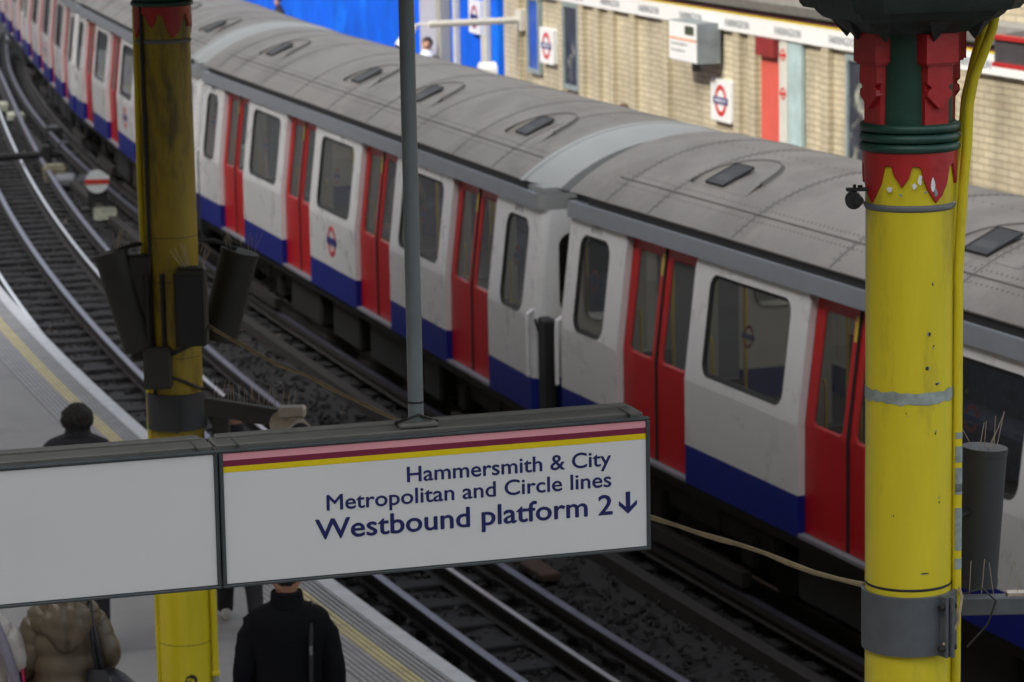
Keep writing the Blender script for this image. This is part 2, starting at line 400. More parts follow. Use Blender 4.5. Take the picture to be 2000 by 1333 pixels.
def platform():
    ds = drange(-6, 90, .6); m = MB(); z = .95
    m.strip(NR, ds, [(EDGE, z), (EDGE, z-.07), (EDGE-.06, z-.07), (EDGE-.06, -.3), (EDGE-14, -.3), (EDGE-14, z-.004), (EDGE-.702, z-.004), (EDGE-.702, z-.02), (EDGE-.13, z-.02), (EDGE-.13, z)], ASPH)
    def cap(u0, u1, zz, mt): m.strip(NR, ds, [(u0, zz), (u1, zz)], mt, closed=False)
    cap(EDGE+.001, EDGE-.13, z+.003, COPE)
    m.strip(NR, ds, [(EDGE+.003, z+.003), (EDGE+.003, z-.09)], COPE, closed=False)
    def ribs(u0, u1, n, mt):
        w = (u1-u0)/n
        for i in range(n):
            a = u0+i*w
            m.strip(NR, ds, [(a, z-.012), (a+w*.12, z+.002), (a+w*.62, z+.002), (a+w*.74, z-.012)], mt, closed=False)
            m.strip(NR, ds, [(a+w*.74, z-.012), (a+w, z-.012)], TACTD, closed=False)
    ribs(EDGE-.13, EDGE-.30, 4, TACT); ribs(EDGE-.30, EDGE-.43, 3, YLINE); ribs(EDGE-.43, EDGE-.70, 6, TACT)
    for k, d in enumerate(drange(12, 60, .62)):                    # joints between the tactile slabs, cracks in the asphalt
        for u0, u1 in ((EDGE-.13, EDGE-.70),):
            P = [(*off(NR, d-.005, u0), z+.0035), (*off(NR, d+.005, u0), z+.0035), (*off(NR, d+.005, u1), z+.0035), (*off(NR, d-.005, u1), z+.0035)]
            m.add(P, [[0, 1, 2, 3]], TACTD)
        if k % 4 == 1:
            pts = []; u = EDGE-.72-rng.uniform(0, 1.5); dd = d
            for _ in range(9):
                pts.append((u, dd)); u -= rng.uniform(.12, .3); dd += rng.uniform(-.09, .09)
            for (ua, da), (ub, db) in zip(pts[:-1], pts[1:]):
                m.add([(*off(NR, da-.004, ua), z+.0005), (*off(NR, da+.005, ua), z+.0005), (*off(NR, db+.005, ub), z+.0005), (*off(NR, db-.004, ub), z+.0005)], [[0, 1, 2, 3]], TACTD)
    tag(m.build('platform', smooth=0), 'grey platform with ribbed tactile strip, yellow line and white edge', 'platform', kind='structure')
    m = MB(); m.strip(TR, drange(0, 110, .8), [(3.06, .95), (3.06, .86), (3.14, .86), (3.14, -.3), (7.2, -.3), (7.2, .95)], ASPH)
    tag(m.build('platform', smooth=0), 'far platform behind the train', 'platform', kind='structure')
platform()

def rail(q, u, z, kind, label, group, ds):
    m = MB()
    if kind == 'run':
        m.strip(q, ds, [(u-.036, z-.006), (u-.03, z), (u+.03, z), (u+.036, z-.006), (u+.036, z-.04), (u+.01, z-.052), (u+.01, z-.13), (u+.068, z-.15), (u-.068, z-.15), (u-.01, z-.13), (u-.01, z-.052), (u-.036, z-.04)], RAILSIDE)
        m.strip(q, ds, [(u-.027, z+.002), (u+.024, z+.002)], RAILTOP, closed=False)
        o = m.build('running_rail', smooth=0)
    else:
        m.strip(q, ds, [(u-.045, z), (u+.045, z), (u+.045, z-.06), (u+.012, z-.07), (u+.012, z-.12), (u+.05, z-.135), (u-.05, z-.135), (u-.012, z-.12), (u-.012, z-.07), (u-.045, z-.06)], RAILSIDE)
        m.strip(q, ds, [(u-.038, z+.002), (u+.038, z+.002)], CONDTOP, closed=False)
        o = m.build('conductor_rail', smooth=0)
    return tag(o, label, 'rail', group)
dN = drange(0, 100, .5)
rail(NR, 0, 0, 'run', 'brightly polished running rail of the empty track, on the side nearer the train', 'rails of the empty track', dN)
rail(NR, -1.437, 0, 'run', 'running rail of the empty track half hidden under the platform edge', 'rails of the empty track', dN)
rail(NR, -.7184, .04, 'con', 'conductor rail in the middle of the empty track', 'rails of the empty track', dN)
rail(NR, .3735, .08, 'con', 'dull conductor rail just outside the empty track, beside the train', 'rails of the empty track', dN)
dT = drange(4, 100, .6)
rail(TR, .745, 0, 'run', 'shadowed running rail under the near side of the train', 'rails under the train', dT)
rail(TR, 2.18, 0, 'run', 'shadowed running rail under the far side of the train', 'rails under the train', dT)
rail(TR, .30, .08, 'con', 'shadowed conductor rail under the near edge of the train', 'rails under the train', dT)
m = MB(); m.strip(TR, dT, [(-.12, -.05), (.02, -.05), (.02, -.2), (-.12, -.2)], BOARD)
tag(m.build('cable_trough', smooth=0), 'long brown cable trough lying on the ballast beside the train', 'cable trough')
def sleepers():
    m = MB(); m.box((0, 0, -.215), (2.55, .26, .13), SLEEP, bev=.012); me = m.mesh('sleeper')
    for q, uc, d0, d1, lab, grp in ((NR, -.7184, 17, 82, 'dark timber sleeper under the rails of the empty track', 'sleepers of the empty track'),
                                    (TR, 1.46, 18, 50, 'dark timber sleeper in shadow under the train', 'sleepers under the train')):
        d = d0
        while d < d1:
            o = link(me, 'sleeper'); x, y = off(q, d, uc); o.location = (x, y, rng.uniform(-.008, .004)); o.rotation_euler = (0, 0, heading(q, d) - math.pi/2 + rng.uniform(-.012, .012))
            tag(o, lab, 'sleeper', grp); d += .68
sleepers()

# ------------------------------------------------------------------ unseen shapes added to shade the station: platform canopy, rear and side blocks
def shade():
    m = MB(); m.strip(TR, drange(12.4, 34.4, 1.0), [(-8.5, 6.72), (-3.1, 6.62), (-3.1, 6.8), (-8.5, 6.9)], LEDGE)
    m.strip(TR, drange(16.9, 26.9, 1.0), [(-3.05, 5.95), (-3.05, 6.7), (-2.99, 6.7), (-2.99, 5.95)], LEDGE)  # valances hung to darken the upper part of the left column
    m.strip(TR, [16.75, 16.85], [(-8.5, 6.15), (-3.0, 6.15), (-3.0, 6.7), (-8.5, 6.7)], LEDGE)
    tag(m.build('shade_canopy', smooth=0), 'unseen canopy over the near platform, shaped to shade it', 'canopy', kind='structure')
    m = MB(); m.box((-1, -4.5, 8.2), (30, 2.4, 8.0), BRICKL); tag(m.build('sky_blocker', smooth=0), 'unseen block behind the viewer, added to cut skylight', 'sky_blocker', kind='structure')  # added box that cuts skylight on the signs and columns
    m = MB(); m.strip(TR, drange(-30, 130, 4), [(-40, -.4), (-40, BH), (-55, BH), (-55, -.4)], BRICKL)  # added mass, its height set to keep sun off the train
    tag(m.build('sun_blocker_mass', smooth=0), 'unseen block added to keep the sun off train and platform', 'sun_blocker', kind='structure')
BH = 42.5
shade()

# ------------------------------------------------------------------ trackside equipment between the tracks
def pl(x, y, z=0): return (x, y, z)
t = thing('shunting_signal', 'white disc shunting signal with a red bar, standing between the tracks', 'signal', (-7.345, 54.45, -.2), R(8))
m = MB(); b = bmesh.new(); m.cyl((0, 0, .53), (0, .03, .53), .205, DISCW, 40); m.build('disc', t)
m = MB(); m.box((0, -.004, .53), (.43, .006, .085), DISCR); m.build('red_bar', t)
m = MB(); m.box((0, .12, .22), (.34, .2, .44), DARKM, bev=.02); m.box((0, .1, .56), (.24, .12, .3), DARKM, bev=.03); m.box((0, .1, .03), (.55, .4, .06), DARKM, bev=.01); m.cyl((.19, -.02, .6), (.19, .1, .6), .035, DISCW, 12)
m.tube([(-.1, .1, .05), (-.35, -.2, .03), (-.55, -.9, .02), (-.3, -1.5, .02), (.3, -1.7, .02), (.8, -1.2, .02)], .018, CABLEB); m.build('case', t)
t = thing('number_plate', 'cream number plate lettered OM 37 below the disc signal', 'plate', (-6.98, 52.6, -.2), R(8))
m = MB(); m.box((0, 0, .2), (.40, .02, .2), PLATE, bev=.03); m.build('plate', t)
fnp = lambda a, b, c: (a, -.0105-c, b)
link(text_mesh('OM 37', LETG, fnp, -.05, .15, .2, .07), 'lettering', t)
m = MB(); m.prism([(-.1, .135), (.08, .135), (.08, .12), (.14, .14), (.08, .16), (.08, .145), (-.1, .145)], LETG, fnp, 0, .003); m.build('arrow', t)
m = MB(); m.box((0, .03, .06), (.04, .03, .14), DARKM); m.build('bracket', t)
t = thing('train_stop', 'weathered ochre trackside box beside the outer rail, above the disc signal', 'trackside box', (-8.75, 58.9, -.2), R(14))
m = MB(); m.box((0, 0, .16), (.42, .6, .32), TBOX, bev=.04); m.box((.12, -.75, .12), (.42, .75, .2), GREYM, bev=.05, rz=R(-6)); m.box((0, .02, .335), (.36, .5, .03), TBOX, bev=.01); m.build('case', t)
m = MB(); m.tube([(-.25, 0, .2), (-.4, 0, .3), (-.42, -.2, .34)], .025, DARKM); m.build('arm', t)
t = thing('junction_lamp', 'small pale two-holed fitting behind the disc signal', 'fitting', (-8.05, 58.0, -.2), R(10))
m = MB(); m.prism([(-.14, .02), (.14, .02), (.17, .1), (.09, .24), (-.09, .24), (-.17, .1)], GREYM, lambda a, b, c: (a, c, b), 0, .08); m.build('shell', t)
for sx in (-.07, .07):
    m = MB(); m.cyl((sx, -.006, .09), (sx, .02, .09), .03, BLACK, 12); m.build('hole', t)
t = thing('cross_track_pipe', 'black steel pipe lying across the empty track at left', 'pipe', (0, 0, 0))
m = MB(); a = off(NR, 60.6, -2.0); b_ = off(NR, 60.9, .75); m.tube([(*a, .10), (*off(NR, 60.7, -.7), .12), (*b_, .12)], .075, DARKM, 10); m.box((*off(NR, 60.9, .5), .06), (.2, .3, .5), DARKM, bev=.03, rz=R(10)); m.build('pipe', t)
for k, (dd, uu, w, h, mm, lab) in enumerate(((66, .95, .5, .35, GREYM, 'small grey cabinet between the tracks, nearer than the pale ducts'), (63.2, 1.0, .35, .3, GREYM, 'low grey cabinet between the tracks just above the ochre box'), (71, .35, .55, .2, PLATE, 'pale concrete duct block lying beside the far rail'), (73.5, .1, .5, .22, PLATE, 'pale duct block at the far left beside the rails'))):
    t = thing('lineside_cabinet' if k < 2 else 'duct_block', lab, 'cabinet' if k < 2 else 'concrete block', (*off(NR, dd, uu), -.2), R(12))
    m = MB(); m.box((0, 0, h/2), (w*.7, w, h), DARKM if k < 2 else mm, bev=.03); m.build('body', t)
    m = MB(); m.box((0, -.02, h+.012), (w*.4, w*.45, .024), mm, bev=.008); m.build('lid', t)
t = thing('crushed_can', 'crushed red drinks can lying on the ballast beside the left column', 'can', (-3.73, 33.6, -.13), .4)
m = MB(); m.cyl((-.06, 0, 0), (.06, .01, .01), .035, DISCR, 12, r2=.028); m.box((.03, .05, -.01), (.06, .05, .015), SIGNW, bev=.004); m.build('shell', t)
t = thing('timber_offcut', 'short rusty brown timber lying on the ballast between the tracks', 'timber', (*off(NR, 27.35, .95), -.17), heading(NR, 27.35)-math.pi/2)
m = MB(); m.box((0, 0, 0), (.20, .8, .08), mat('rusty_timber', (.06, .032, .022), .9, noise=.4, scale=9), bev=.012); m.build('board', t)

# ------------------------------------------------------------------ far wall and what hangs on it
def wall_frame(d, u):
    x, y = off(TR, d, u); h = heading(TR, d)
    tx, ty = -math.cos(h), -math.sin(h)        # along the wall, towards the camera
    nx, ny = -math.sin(h), math.cos(h)         # left normal of the away-tangent = towards the train
    nx, ny = (nx, ny) if nx < 0 else (-nx, -ny)
    return lambda a, b, c: (x + tx*a + nx*c, y + ty*a + ny*c, b)
WU = 6.4
ds = drange(14, 50.6, .5)
t = thing('brick_wall', 'cream glazed brick station wall with narrow pilasters behind the train', 'wall', (0, 0, 0))
m = MB(); m.strip(TR, ds, [(WU, .9), (WU, 7.6), (WU+.5, 7.6), (WU+.5, .9)], BRICK, uv=True); m.build('brickwork', t, smooth=0)
for d in (32.9, 34.4, 36.6, 38.95, 39.5, 42.2, 43.6, 44.55, 45.25, 46.0, 47.05, 49.4):
    m = MB(); w = .11
    m.strip(TR, [d-w, d, d+w], [(WU-.07, .95), (WU-.07, 3.76), (WU+.02, 3.76), (WU+.02, .95)], BRICK, uv=True); m.build('pilaster', t, smooth=0)
m = MB(); m.strip(TR, ds, [(WU-.16, 4.10), (WU-.22, 4.22), (WU-.22, 4.32), (WU+.1, 4.36), (WU+.1, 4.10)], LEDGE); m.build('ledge', t, smooth=0)
t = thing('name_frieze', 'long white frieze along the wall repeating FARRINGDON under coloured line stripes', 'sign', (0, 0, 0))
fd = drange(20, 50.3, .5); FU = WU-.09
m = MB(); m.strip(TR, fd, [(FU, 3.75), (FU, 4.0), (WU-.005, 4.0), (WU-.005, 3.75)], SIGNW); m.build('board', t, smooth=0)
for z0, z1, mm in ((3.985, 4.008, SYEL), (4.011, 4.04, mat('frieze_maroon', (.09, .02, .04), .5))):
    m = MB(); m.strip(TR, fd, [(FU-.004, z0), (FU-.004, z1), (WU-.005, z1), (WU-.005, z0)], mm); m.build('line_stripe', t, smooth=0)
d = 30.9
while d < 50:
    fn = wall_frame(d, FU); me = text_mesh('FARRINGDON', LETG, fn, -.43, .43, 3.81, .095, depth=(.001, .005)); link(me, 'lettering', t); d += 1.70
def wall_roundel(d, z, lab):
    t = thing('station_roundel', lab, 'sign', (0, 0, 0), group='station name roundels'); fn = wall_frame(d, WU-.075)
    m = MB(); w, h = .385, .285; pts = []
    for cx, cz, a0 in ((w-.03, h-.03, 0), (-w+.03, h-.03, 90), (-w+.03, -h+.03, 180), (w-.03, -h+.03, 270)):
        pts += [(cx+.03*math.cos(R(a0+k*30)), z+cz+.03*math.sin(R(a0+k*30))) for k in range(4)]
    m.prism(pts, SIGNW, fn, -.06, .025); m.build('plate', t, smooth=0)
    m = MB(); roundel(m, fn, 0, z, .215, .026, .03); m.build('ring', t, smooth=0)
    link(text_mesh('FARRINGDON', SIGNW, fn, -.2, .2, z-.022, .045, depth=(.0345, .037)), 'lettering', t)
wall_roundel(39.97, 2.78, 'white roundel sign on the brick wall, left of the coral doorway')
wall_roundel(47.67, 2.99, 'white roundel sign on the brick wall between the two posters')
t = thing('train_indicator', 'white train indicator box with orange stripe projecting from the wall', 'indicator', (0, 0, 0)); fn = wall_frame(40.6, 6.0)
m = MB(); w = .55
m.prism([(-w, 3.28), (w, 3.28), (w, 3.83), (-w, 3.83)], INDG, fn, -.34, 0); m.build('case', t, smooth=0)
m = MB(); m.prism([(-w+.01, 3.29), (w-.01, 3.29), (w-.01, 3.82), (-w+.01, 3.82)], SIGNW, fn, 0, .006); m.build('front', t, smooth=0)
m = MB(); m.prism([(.1, 3.66), (.44, 3.66), (.44, 3.78), (.1, 3.78)], mat('display_dark', (.05, .06, .03), .3), fn, .006, .012); m.build('display', t, smooth=0)
m = MB(); m.prism([(-w+.01, 3.575), (w-.01, 3.575), (w-.01, 3.60), (-w+.01, 3.60)], ORANGE, fn, .006, .010); m.build('orange_stripe', t, smooth=0)
link(text_mesh('Eastbound platform 1', LETG, fn, -.45, .2, 3.50, .035, depth=(.006, .009)), 'lettering', t)
link(text_mesh('Metropolitan line', LETG, fn, -.45, .1, 3.41, .035, depth=(.006, .009)), 'lettering', t)
m = MB(); m.prism([(-.2, 3.12), (-.1, 3.12), (-.1, 3.28), (-.2, 3.28)], GREYM, fn, -.3, -.2); m.build('bracket', t, smooth=0)
t = thing('coral_door', 'coral red door in the brick wall under the frieze', 'door', (0, 0, 0)); fn = wall_frame(38.37, WU-.03)
m = MB(); m.prism([(-.31, .95), (.31, .95), (.31, 3.72), (-.31, 3.72)], DOORR, fn, -.02, .02); m.build('panel', t, smooth=0)
m = MB(); m.prism([(-.31, 3.5), (.31, 3.5), (.31, 3.74), (-.31, 3.74)], mat('door_top_shade', (.22, .02, .02), .5), fn, .02, .1); m.build('top_shade', t, smooth=0)  # dark block painted as the shade at the top of the door
m = MB(); m.prism([(.18, 1.85), (.24, 1.85), (.24, 2.05), (.18, 2.05)], GREYM, fn, .021, .05); m.build('handle', t, smooth=0)
t = thing('pale_poster_panel', 'pale blue poster panel with a white strip beside the coral door', 'poster', (0, 0, 0)); fn = wall_frame(37.72, WU-.03)
m = MB(); m.prism([(-.05, .95), (.40, .95), (.40, 3.74), (-.05, 3.74)], PALEB, fn, -.02, .03); m.build('poster', t, smooth=0)
m = MB(); m.prism([(-.33, .95), (-.06, .95), (-.06, 3.74), (-.33, 3.74)], FRAMEW, fn, -.02, .035); m.build('strip', t, smooth=0)
m = MB(); roundel(m, fn, -.195, 3.05, .08, .036, .04, blue=ENRED); roundel(m, fn, -.195, 3.55, .08, .036, .04, blue=ENRED); m.build('emblem', t, smooth=0)
def poster(d, w, z0, z1, mm, lab):
    t = thing('framed_poster', lab, 'poster', (0, 0, 0), group='posters on the brick wall'); fn = wall_frame(d, WU-.02)
    m = MB()
    for a0, b0, a1, b1 in ((-w, z0, w, z0+.07), (-w, z1-.07, w, z1), (-w, z0+.07, -w+.07, z1-.07), (w-.07, z0+.07, w, z1-.07)):
        m.prism([(a0, b0), (a1, b0), (a1, b1), (a0, b1)], POSTERF, fn, -.02, .06)
    m.build('frame', t, smooth=0)
    m = MB(); m.prism([(-w+.07, z0+.07), (w-.07, z0+.07), (w-.07, z1-.07), (-w+.07, z1-.07)], mm, fn, -.02, .03); m.build('sheet', t, smooth=0)
    return t, fn
poster(46.5, .40, 2.38, 3.74, POSTERD, 'dark poster with a pale green patch in a grey frame, right of the small roundel')
poster(48.5, .34, 2.48, 3.74, POSTERB, 'tall bright blue poster next to the blue hoarding')
poster(35.1, .9, 1.6, 3.70, POSTERD, 'large dark poster in a pale frame just left of the near yellow column')
t = thing('canopy_edge', 'dark canopy edge with red trim above the far platform at right', 'canopy', (0, 0, 0))
m = MB(); m.strip(TR, drange(18, 29.7, .9), [(5.0, 4.12), (5.0, 4.40), (6.3, 4.55), (6.3, 4.12)], mat('canopy_dark', (.05, .045, .05), .6)); m.build('roof', t, smooth=0)
for z0 in (4.09, 4.37):
    m = MB(); m.strip(TR, drange(18, 29.75, .9), [(4.97, z0), (4.97, z0+.045), (5.05, z0+.045), (5.05, z0)], CRED); m.build('trim', t, smooth=0)
t = thing('blue_hoarding', 'bright blue painted hoarding beyond the brick wall', 'hoarding', (0, 0, 0))
m = MB(); m.strip(TR, drange(50.45, 100, .8), [(6.30, .95), (6.30, 5.6), (6.42, 5.6), (6.42, .95)], HOARD); m.build('boarding', t, smooth=0)
def post(d, w, z0, z1, dep, lab, mm=FRAMEW, nm='white_post', cat='post', grp=None, u=6.3):
    t = thing(nm, lab, cat, (*off(TR, d, u-dep/2-.003), z0), heading(TR, d), group=grp)
    m = MB(); m.box((0, 0, (z1-z0)/2), (w, dep, z1-z0), mm, bev=.01); m.build('shaft', t, smooth=0)
    m = MB(); m.box((0, 0, .03), (w+.06, dep+.0, .06), mm, bev=.008); m.build('foot', t, smooth=0)
post(53.0, .16, .95, 5.2, .1, 'tall off-white post on the blue hoarding, next to the grey pillar')
post(50.95, .15, .95, 5.2, .1, 'tall off-white post on the blue hoarding, right of the small white roundel sign')
post(51.15, .10, .95, 2.92, .1, 'short slim white post standing below the roundel sign on the blue hoarding')
post(54.75, 1.3, .95, 5.4, .14, 'wide pale lilac pillar on the hoarding behind the grey sign pole', mat('pillar_lilac', (.42, .42, .50), .6, noise=.06), 'hoarding_pillar', 'pillar')
post(53.75, .30, .95, 5.4, .2, 'grey stone coloured pillar between the lilac pillar and blue boards', mat('pillar_stone', (.33, .32, .28), .7, noise=.1), 'hoarding_pillar', 'pillar')
t = thing('hoarding_roundel', 'small white roundel sign hanging on the blue hoarding', 'sign', (0, 0, 0)); fn = wall_frame(51.6, 6.2)
m = MB(); m.prism([(-.38, 2.93), (.38, 2.93), (.38, 3.5), (-.38, 3.5)], SIGNW, fn, -.09, 0); m.build('plate', t, smooth=0)
m = MB(); roundel(m, fn, 0, 3.215, .2, .001, .006, red=mat('faded_purple', (.3, .03, .16), .5)); m.build('ring', t, smooth=0)
t = thing('white_cabinet', 'small white cabinet with a rounded top in front of the hoarding', 'cabinet', (*off(TR, 49.75, 5.9), .95), heading(TR, 49.75))
m = MB(); pts = [(-.17, 0), (.17, 0), (.17, 1.5)] + [(.17*math.cos(R(k*15)), 1.5+.14*math.sin(R(k*15))) for k in range(1, 12)] + [(-.17, 1.5)]
m.prism(pts, SIGNW, lambda a, b, c: (a, c, b), -.13, .13); m.build('case', t); m = MB(); m.box((0, .133, .8), (.26, .008, 1.2), FRAMEW, bev=.003); m.build('door', t)
t = thing('wall_bracket_beam', 'horizontal off-white steel beam reaching out from the wall over the far platform', 'beam', (0, 0, 0))
m = MB(); m.tube([(.26, 51.0, 3.30), (-1.27, 50.35, 3.30)], .055, FRAMEW, 10); m.build('arm', t)
m = MB(); m.box((.26, 51.02, 3.30), (.14, .3, .34), FRAMEW, rz=R(17)); m.build('wall_plate', t)
t = thing('security_camera', 'white security camera hanging at the end of the wall beam', 'camera', (-1.62, 50.5, 3.20))
m = MB(); m.cyl((.10, 0, .08), (-.14, -.12, -.26), .085, SIGNW, 18); m.build('housing', t)
m = MB(); m.cyl((-.14, -.12, -.26), (-.155, -.127, -.275), .07, BLACK, 18); m.build('lens', t)
m = MB(); m.tube([(.08, 0, .06), (.2, 0, .1), (.36, -.13, .1)], .02, FRAMEW); m.build('bracket', t)

# ================================================================== THE TRAIN
CL = 15.9; HL = CL/2
def lean(z): return max(0, z-1.9)*.122
YP, YD = -1.46, -1.395            # outer plane of the panels, plane of the doors
def rr_loop(a0, b0, a1, b1, r, k=6, r_bot=None):
    """rounded rectangle, same vertex count for any radius; starts bottom-left, anticlockwise; split at sides"""
    rb = r if r_bot is None else r_bot
    P = []
    for cx, cy, sx, sy, s0, q in ((a1, b0, -1, 1, 270, rb), (a1, b1, -1, -1, 0, r), (a0, b1, 1, -1, 90, r), (a0, b0, 1, 1, 180, rb)):
        for i in range(k+1):
            t = R(s0 + 90*i/k); P.append((cx+sx*q+q*math.cos(t), cy+sy*q+q*math.sin(t)))
    # extra points along the sides so the bend at z=1.9 is followed
    out = []
    n = len(P)
    for i in range(n):
        p, q = P[i], P[(i+1) % n]; out.append(p)
        if (i+1) % (k+1) == 0:
            for f in (.2, .4, .6, .8): out.append((p[0]+(q[0]-p[0])*f, p[1]+(q[1]-p[1])*f))
    return out
def ring(m, A, B, fa, fb, mt):
    n = len(A); vs = [fa(*p) for p in A] + [fb(*p) for p in B]
    m.add(vs, [[i, (i+1) % n, n+(i+1) % n, n+i] for i in range(n)], mt)
def fill(m, A, f, mt): m.add([f(*p) for p in A], [list(range(len(A)))], mt)
def sidef(y): return lambda a, b: (a-HL, y+lean(b), b)
def panel(m, a0, a1, hole, mt, y=YP, top=2.95, rt=.09, th=.065):
    """white side panel (above the skirt) with a rounded window hole, split at the bend"""
    zb = 1.9
    h = rr_loop(*hole[:4], hole[4]); o = rr_loop(a0, zb-.02, a1, top, rt, r_bot=.002)
    ring(m, o, h, sidef(y), sidef(y), mt)
    ring(m, o, o, sidef(y), sidef(y+th), mt)
    ring(m, h, h, sidef(y), sidef(y+.03), BLACK)
    # lower part and skirt
    for z0, z1, mm in ((1.31, zb-.02, mt), (.97, 1.31, BLUE)):
        m.add([(a0-HL, y, z0), (a1-HL, y, z0), (a1-HL, y, z1), (a0-HL, y, z1), (a0-HL, y+th, z0), (a1-HL, y+th, z0), (a1-HL, y+th, z1), (a0-HL, y+th, z1)],
              [[0, 1, 2, 3], [1, 5, 6, 2], [0, 3, 7, 4], [0, 4, 5, 1]], mm)
def window(m, hole, y, thick=.034, frame=BLACK):
    h = rr_loop(*hole[:4], hole[4]); g = thick
    i_ = rr_loop(hole[0]+g, hole[1]+g, hole[2]-g, hole[3]-g, max(.03, hole[4]-g))
    ring(m, h, i_, sidef(y), sidef(y+.012), frame)
    ring(m, i_, i_, sidef(y+.012), sidef(y+.03), frame)
    return i_
DW, PW, EP = 1.55, 2.25, 1.475
DT = [EP + 3.8*k for k in range(4)]
PT = [(EP+DW+3.8*k, EP+3.8*(k+1)) for k in range(3)]
WIN = [((a+b)/2-.80, 1.97, (a+b)/2+.80, 2.845, .13) for a, b in PT]
EWIN = [(.36, 1.90, 1.10, 2.82, .15), (CL-1.10, 1.90, CL-.36, 2.82, .15)]
def make_car():
    root = thing('train_carriage', 'x', 'train carriage')
    # body: near and far side panels, ends, cantrail, floor, ceiling
    m = MB()
    for sgn in (1, -1):
        s = MB()
        for (a, b), h in zip(PT, WIN): panel(s, a, b, h, WHITE)
        panel(s, .07, EP, EWIN[0], WHITE); panel(s, EP+3*3.8+DW, CL-.07, EWIN[1], WHITE)
        # cantrail and gutter
        s.box((0, YP+.135, 3.025), (CL-.18, .10, .15), CANT)
        s.box((0, YP+.17, 3.14), (CL-1.0, .08, .11), BLACK)
        for t0 in DT:
            s.box((t0+DW/2-HL, YD+.03, .985), (DW, .19, .03), STEP)                 # step plate
            s.box((t0+DW/2-HL, YD+.10, .93), (DW, .08, .08), DARKM)
        if sgn < 0:                                                                # far side doors as plain leaves
            for t0 in DT:
                for k in (0, 1):
                    a0 = t0+.01+k*DW/2; a1 = a0+DW/2-.02; h = (a0+.12, 1.90, a1-.1, 2.84, .06)
                    o = rr_loop(a0, 1.0, a1, 2.95, .003); ring(s, o, rr_loop(*h[:4], h[4]), sidef(YD), sidef(YD), RED)
        q = [(x*sgn, y*sgn, z) for x, y, z in s.v]
        for k, f in enumerate(s.f): m.add([q[i] for i in f], [list(range(len(f)))], s.mats[s.m[k]])
    for sx in (-1, 1):
        X = sx*(HL-.02)
        # rounded body corners and the end wall
        prof = []
        for sy in (-1, 1):
            for i in range(5):
                t = i/4*math.pi/2; prof.append((sy, i, t))
        for z0, z1, mm in ((.97, 1.31, BLUE), (1.31, 1.9, WHITE), (1.9, 2.95, WHITE), (2.95, 3.11, ROOFEND)):
            for sy in (-1, 1):
                P = []
                for i in range(6):
                    t = i/5*math.pi/2; P.append((sx*(HL-.09+.09*math.sin(t)), .09*(1-math.cos(t))))
                vs = []
                for (x, dy) in P:
                    for z in (z0, z1): vs.append((x, sy*(1.46-(lean(z) if z0 < 2.9 else .085)-dy), z))
                m.add(vs, [[2*i, 2*i+2, 2*i+3, 2*i+1] for i in range(5)], mm)
                vs = [(sx*HL, sy*(1.37-(lean(z) if z0 < 2.9 else .085)), z) for z in (z0, z1)] + [(sx*HL, sy*.42, z) for z in (z0, z1)]
                if z0 != 1.9: m.add(vs, [[0, 2, 3, 1]], mm)
                else:
                    f = lambda a, b: (sx*HL, sy*a, b)
                    h = rr_loop(.60, 1.90+.02, 1.18, 2.72, .14); o = rr_loop(.42, 1.9, 1.37-.055, 2.95, .002)
                    o = [(a + (lean(1.9)+.055-lean(b) if a > .9 else 0), b) for a, b in o]
                    ring(m, o, h, f, f, WHITE)
                    f2 = lambda a, b: (sx*(HL-.03), sy*a, b)
                    ring(m, h, h, f, f2, BLACK)
            m.add([(sx*(HL-.03), -.42, z0), (sx*(HL-.03), .42, z0), (sx*(HL-.03), .42, z1), (sx*(HL-.03), -.42, z1)], [[0, 1, 2, 3]], CANT if z0 < 2.9 else ROOFEND)
    m.box((0, 0, 1.02), (CL-.2, 2.74, .04), INTD); m.box((0, 0, 3.02), (CL-.3, 2.4, .03), INT)
    for y in (-1, 1):
        m.box((0, y*1.13, 2.99), (CL-.3, .3, .03), INT)
        for (a, b) in PT:
            m.box(((a+b)/2-HL, y*1.355, 1.45), (PW-.05, .03, .86), INTP)
            m.box(((a+b)/2-HL, y*1.08, 1.28), (PW-.2, .46, .42), SEAT, bev=.04); m.box(((a+b)/2-HL, y*1.27, 1.68), (PW-.2, .09, .42), SEAT, bev=.03)
        for k in range(4):
            for tt in (DT[k]-.02, DT[k]+DW+.02):
                m.box((tt-HL, y*1.12, 1.45), (.03, .42, .8), INTP); m.box((tt-HL, y*1.235, 2.35), (.02, .17, .95), INTS); m.add([(tt-HL, y*1.15, 1.86), (tt-HL, y*.90, 1.86), (tt-HL, y*.90, 2.5), (tt-HL, y*1.15, 2.5)], [[0, 1, 2, 3]], GLASS); m.cyl((tt-HL, y*.89, 1.04), (tt-HL, y*.89, 3.0), .018, POLEY, 8)
                m.tube([(tt-HL+.06, y*1.25, 1.55), (tt-HL+.1, y*1.25, 1.6), (tt-HL+.1, y*1.25, 2.2), (tt-HL+.06, y*1.25, 2.25)], .016, POLEY, 6)
    for y in (-.62, .62): m.box((0, y, 2.995), (CL-1.0, .09, .02), TUBE)      # ceiling light tubes
    m.tube([(-HL+.4, -.35, 2.8), (HL-.4, -.35, 2.8)], .018, POLEY, 6); m.tube([(-HL+.4, .35, 2.8), (HL-.4, .35, 2.8)], .018, POLEY, 6)
    # glazing of the far side and the ends
    for h in WIN + EWIN:
        fm = rr_loop(*h[:4], h[4]); m.add([(-(a-HL), -(YP+.02+lean(b)), b) for a, b in fm], [list(range(len(fm)))], GLASS)
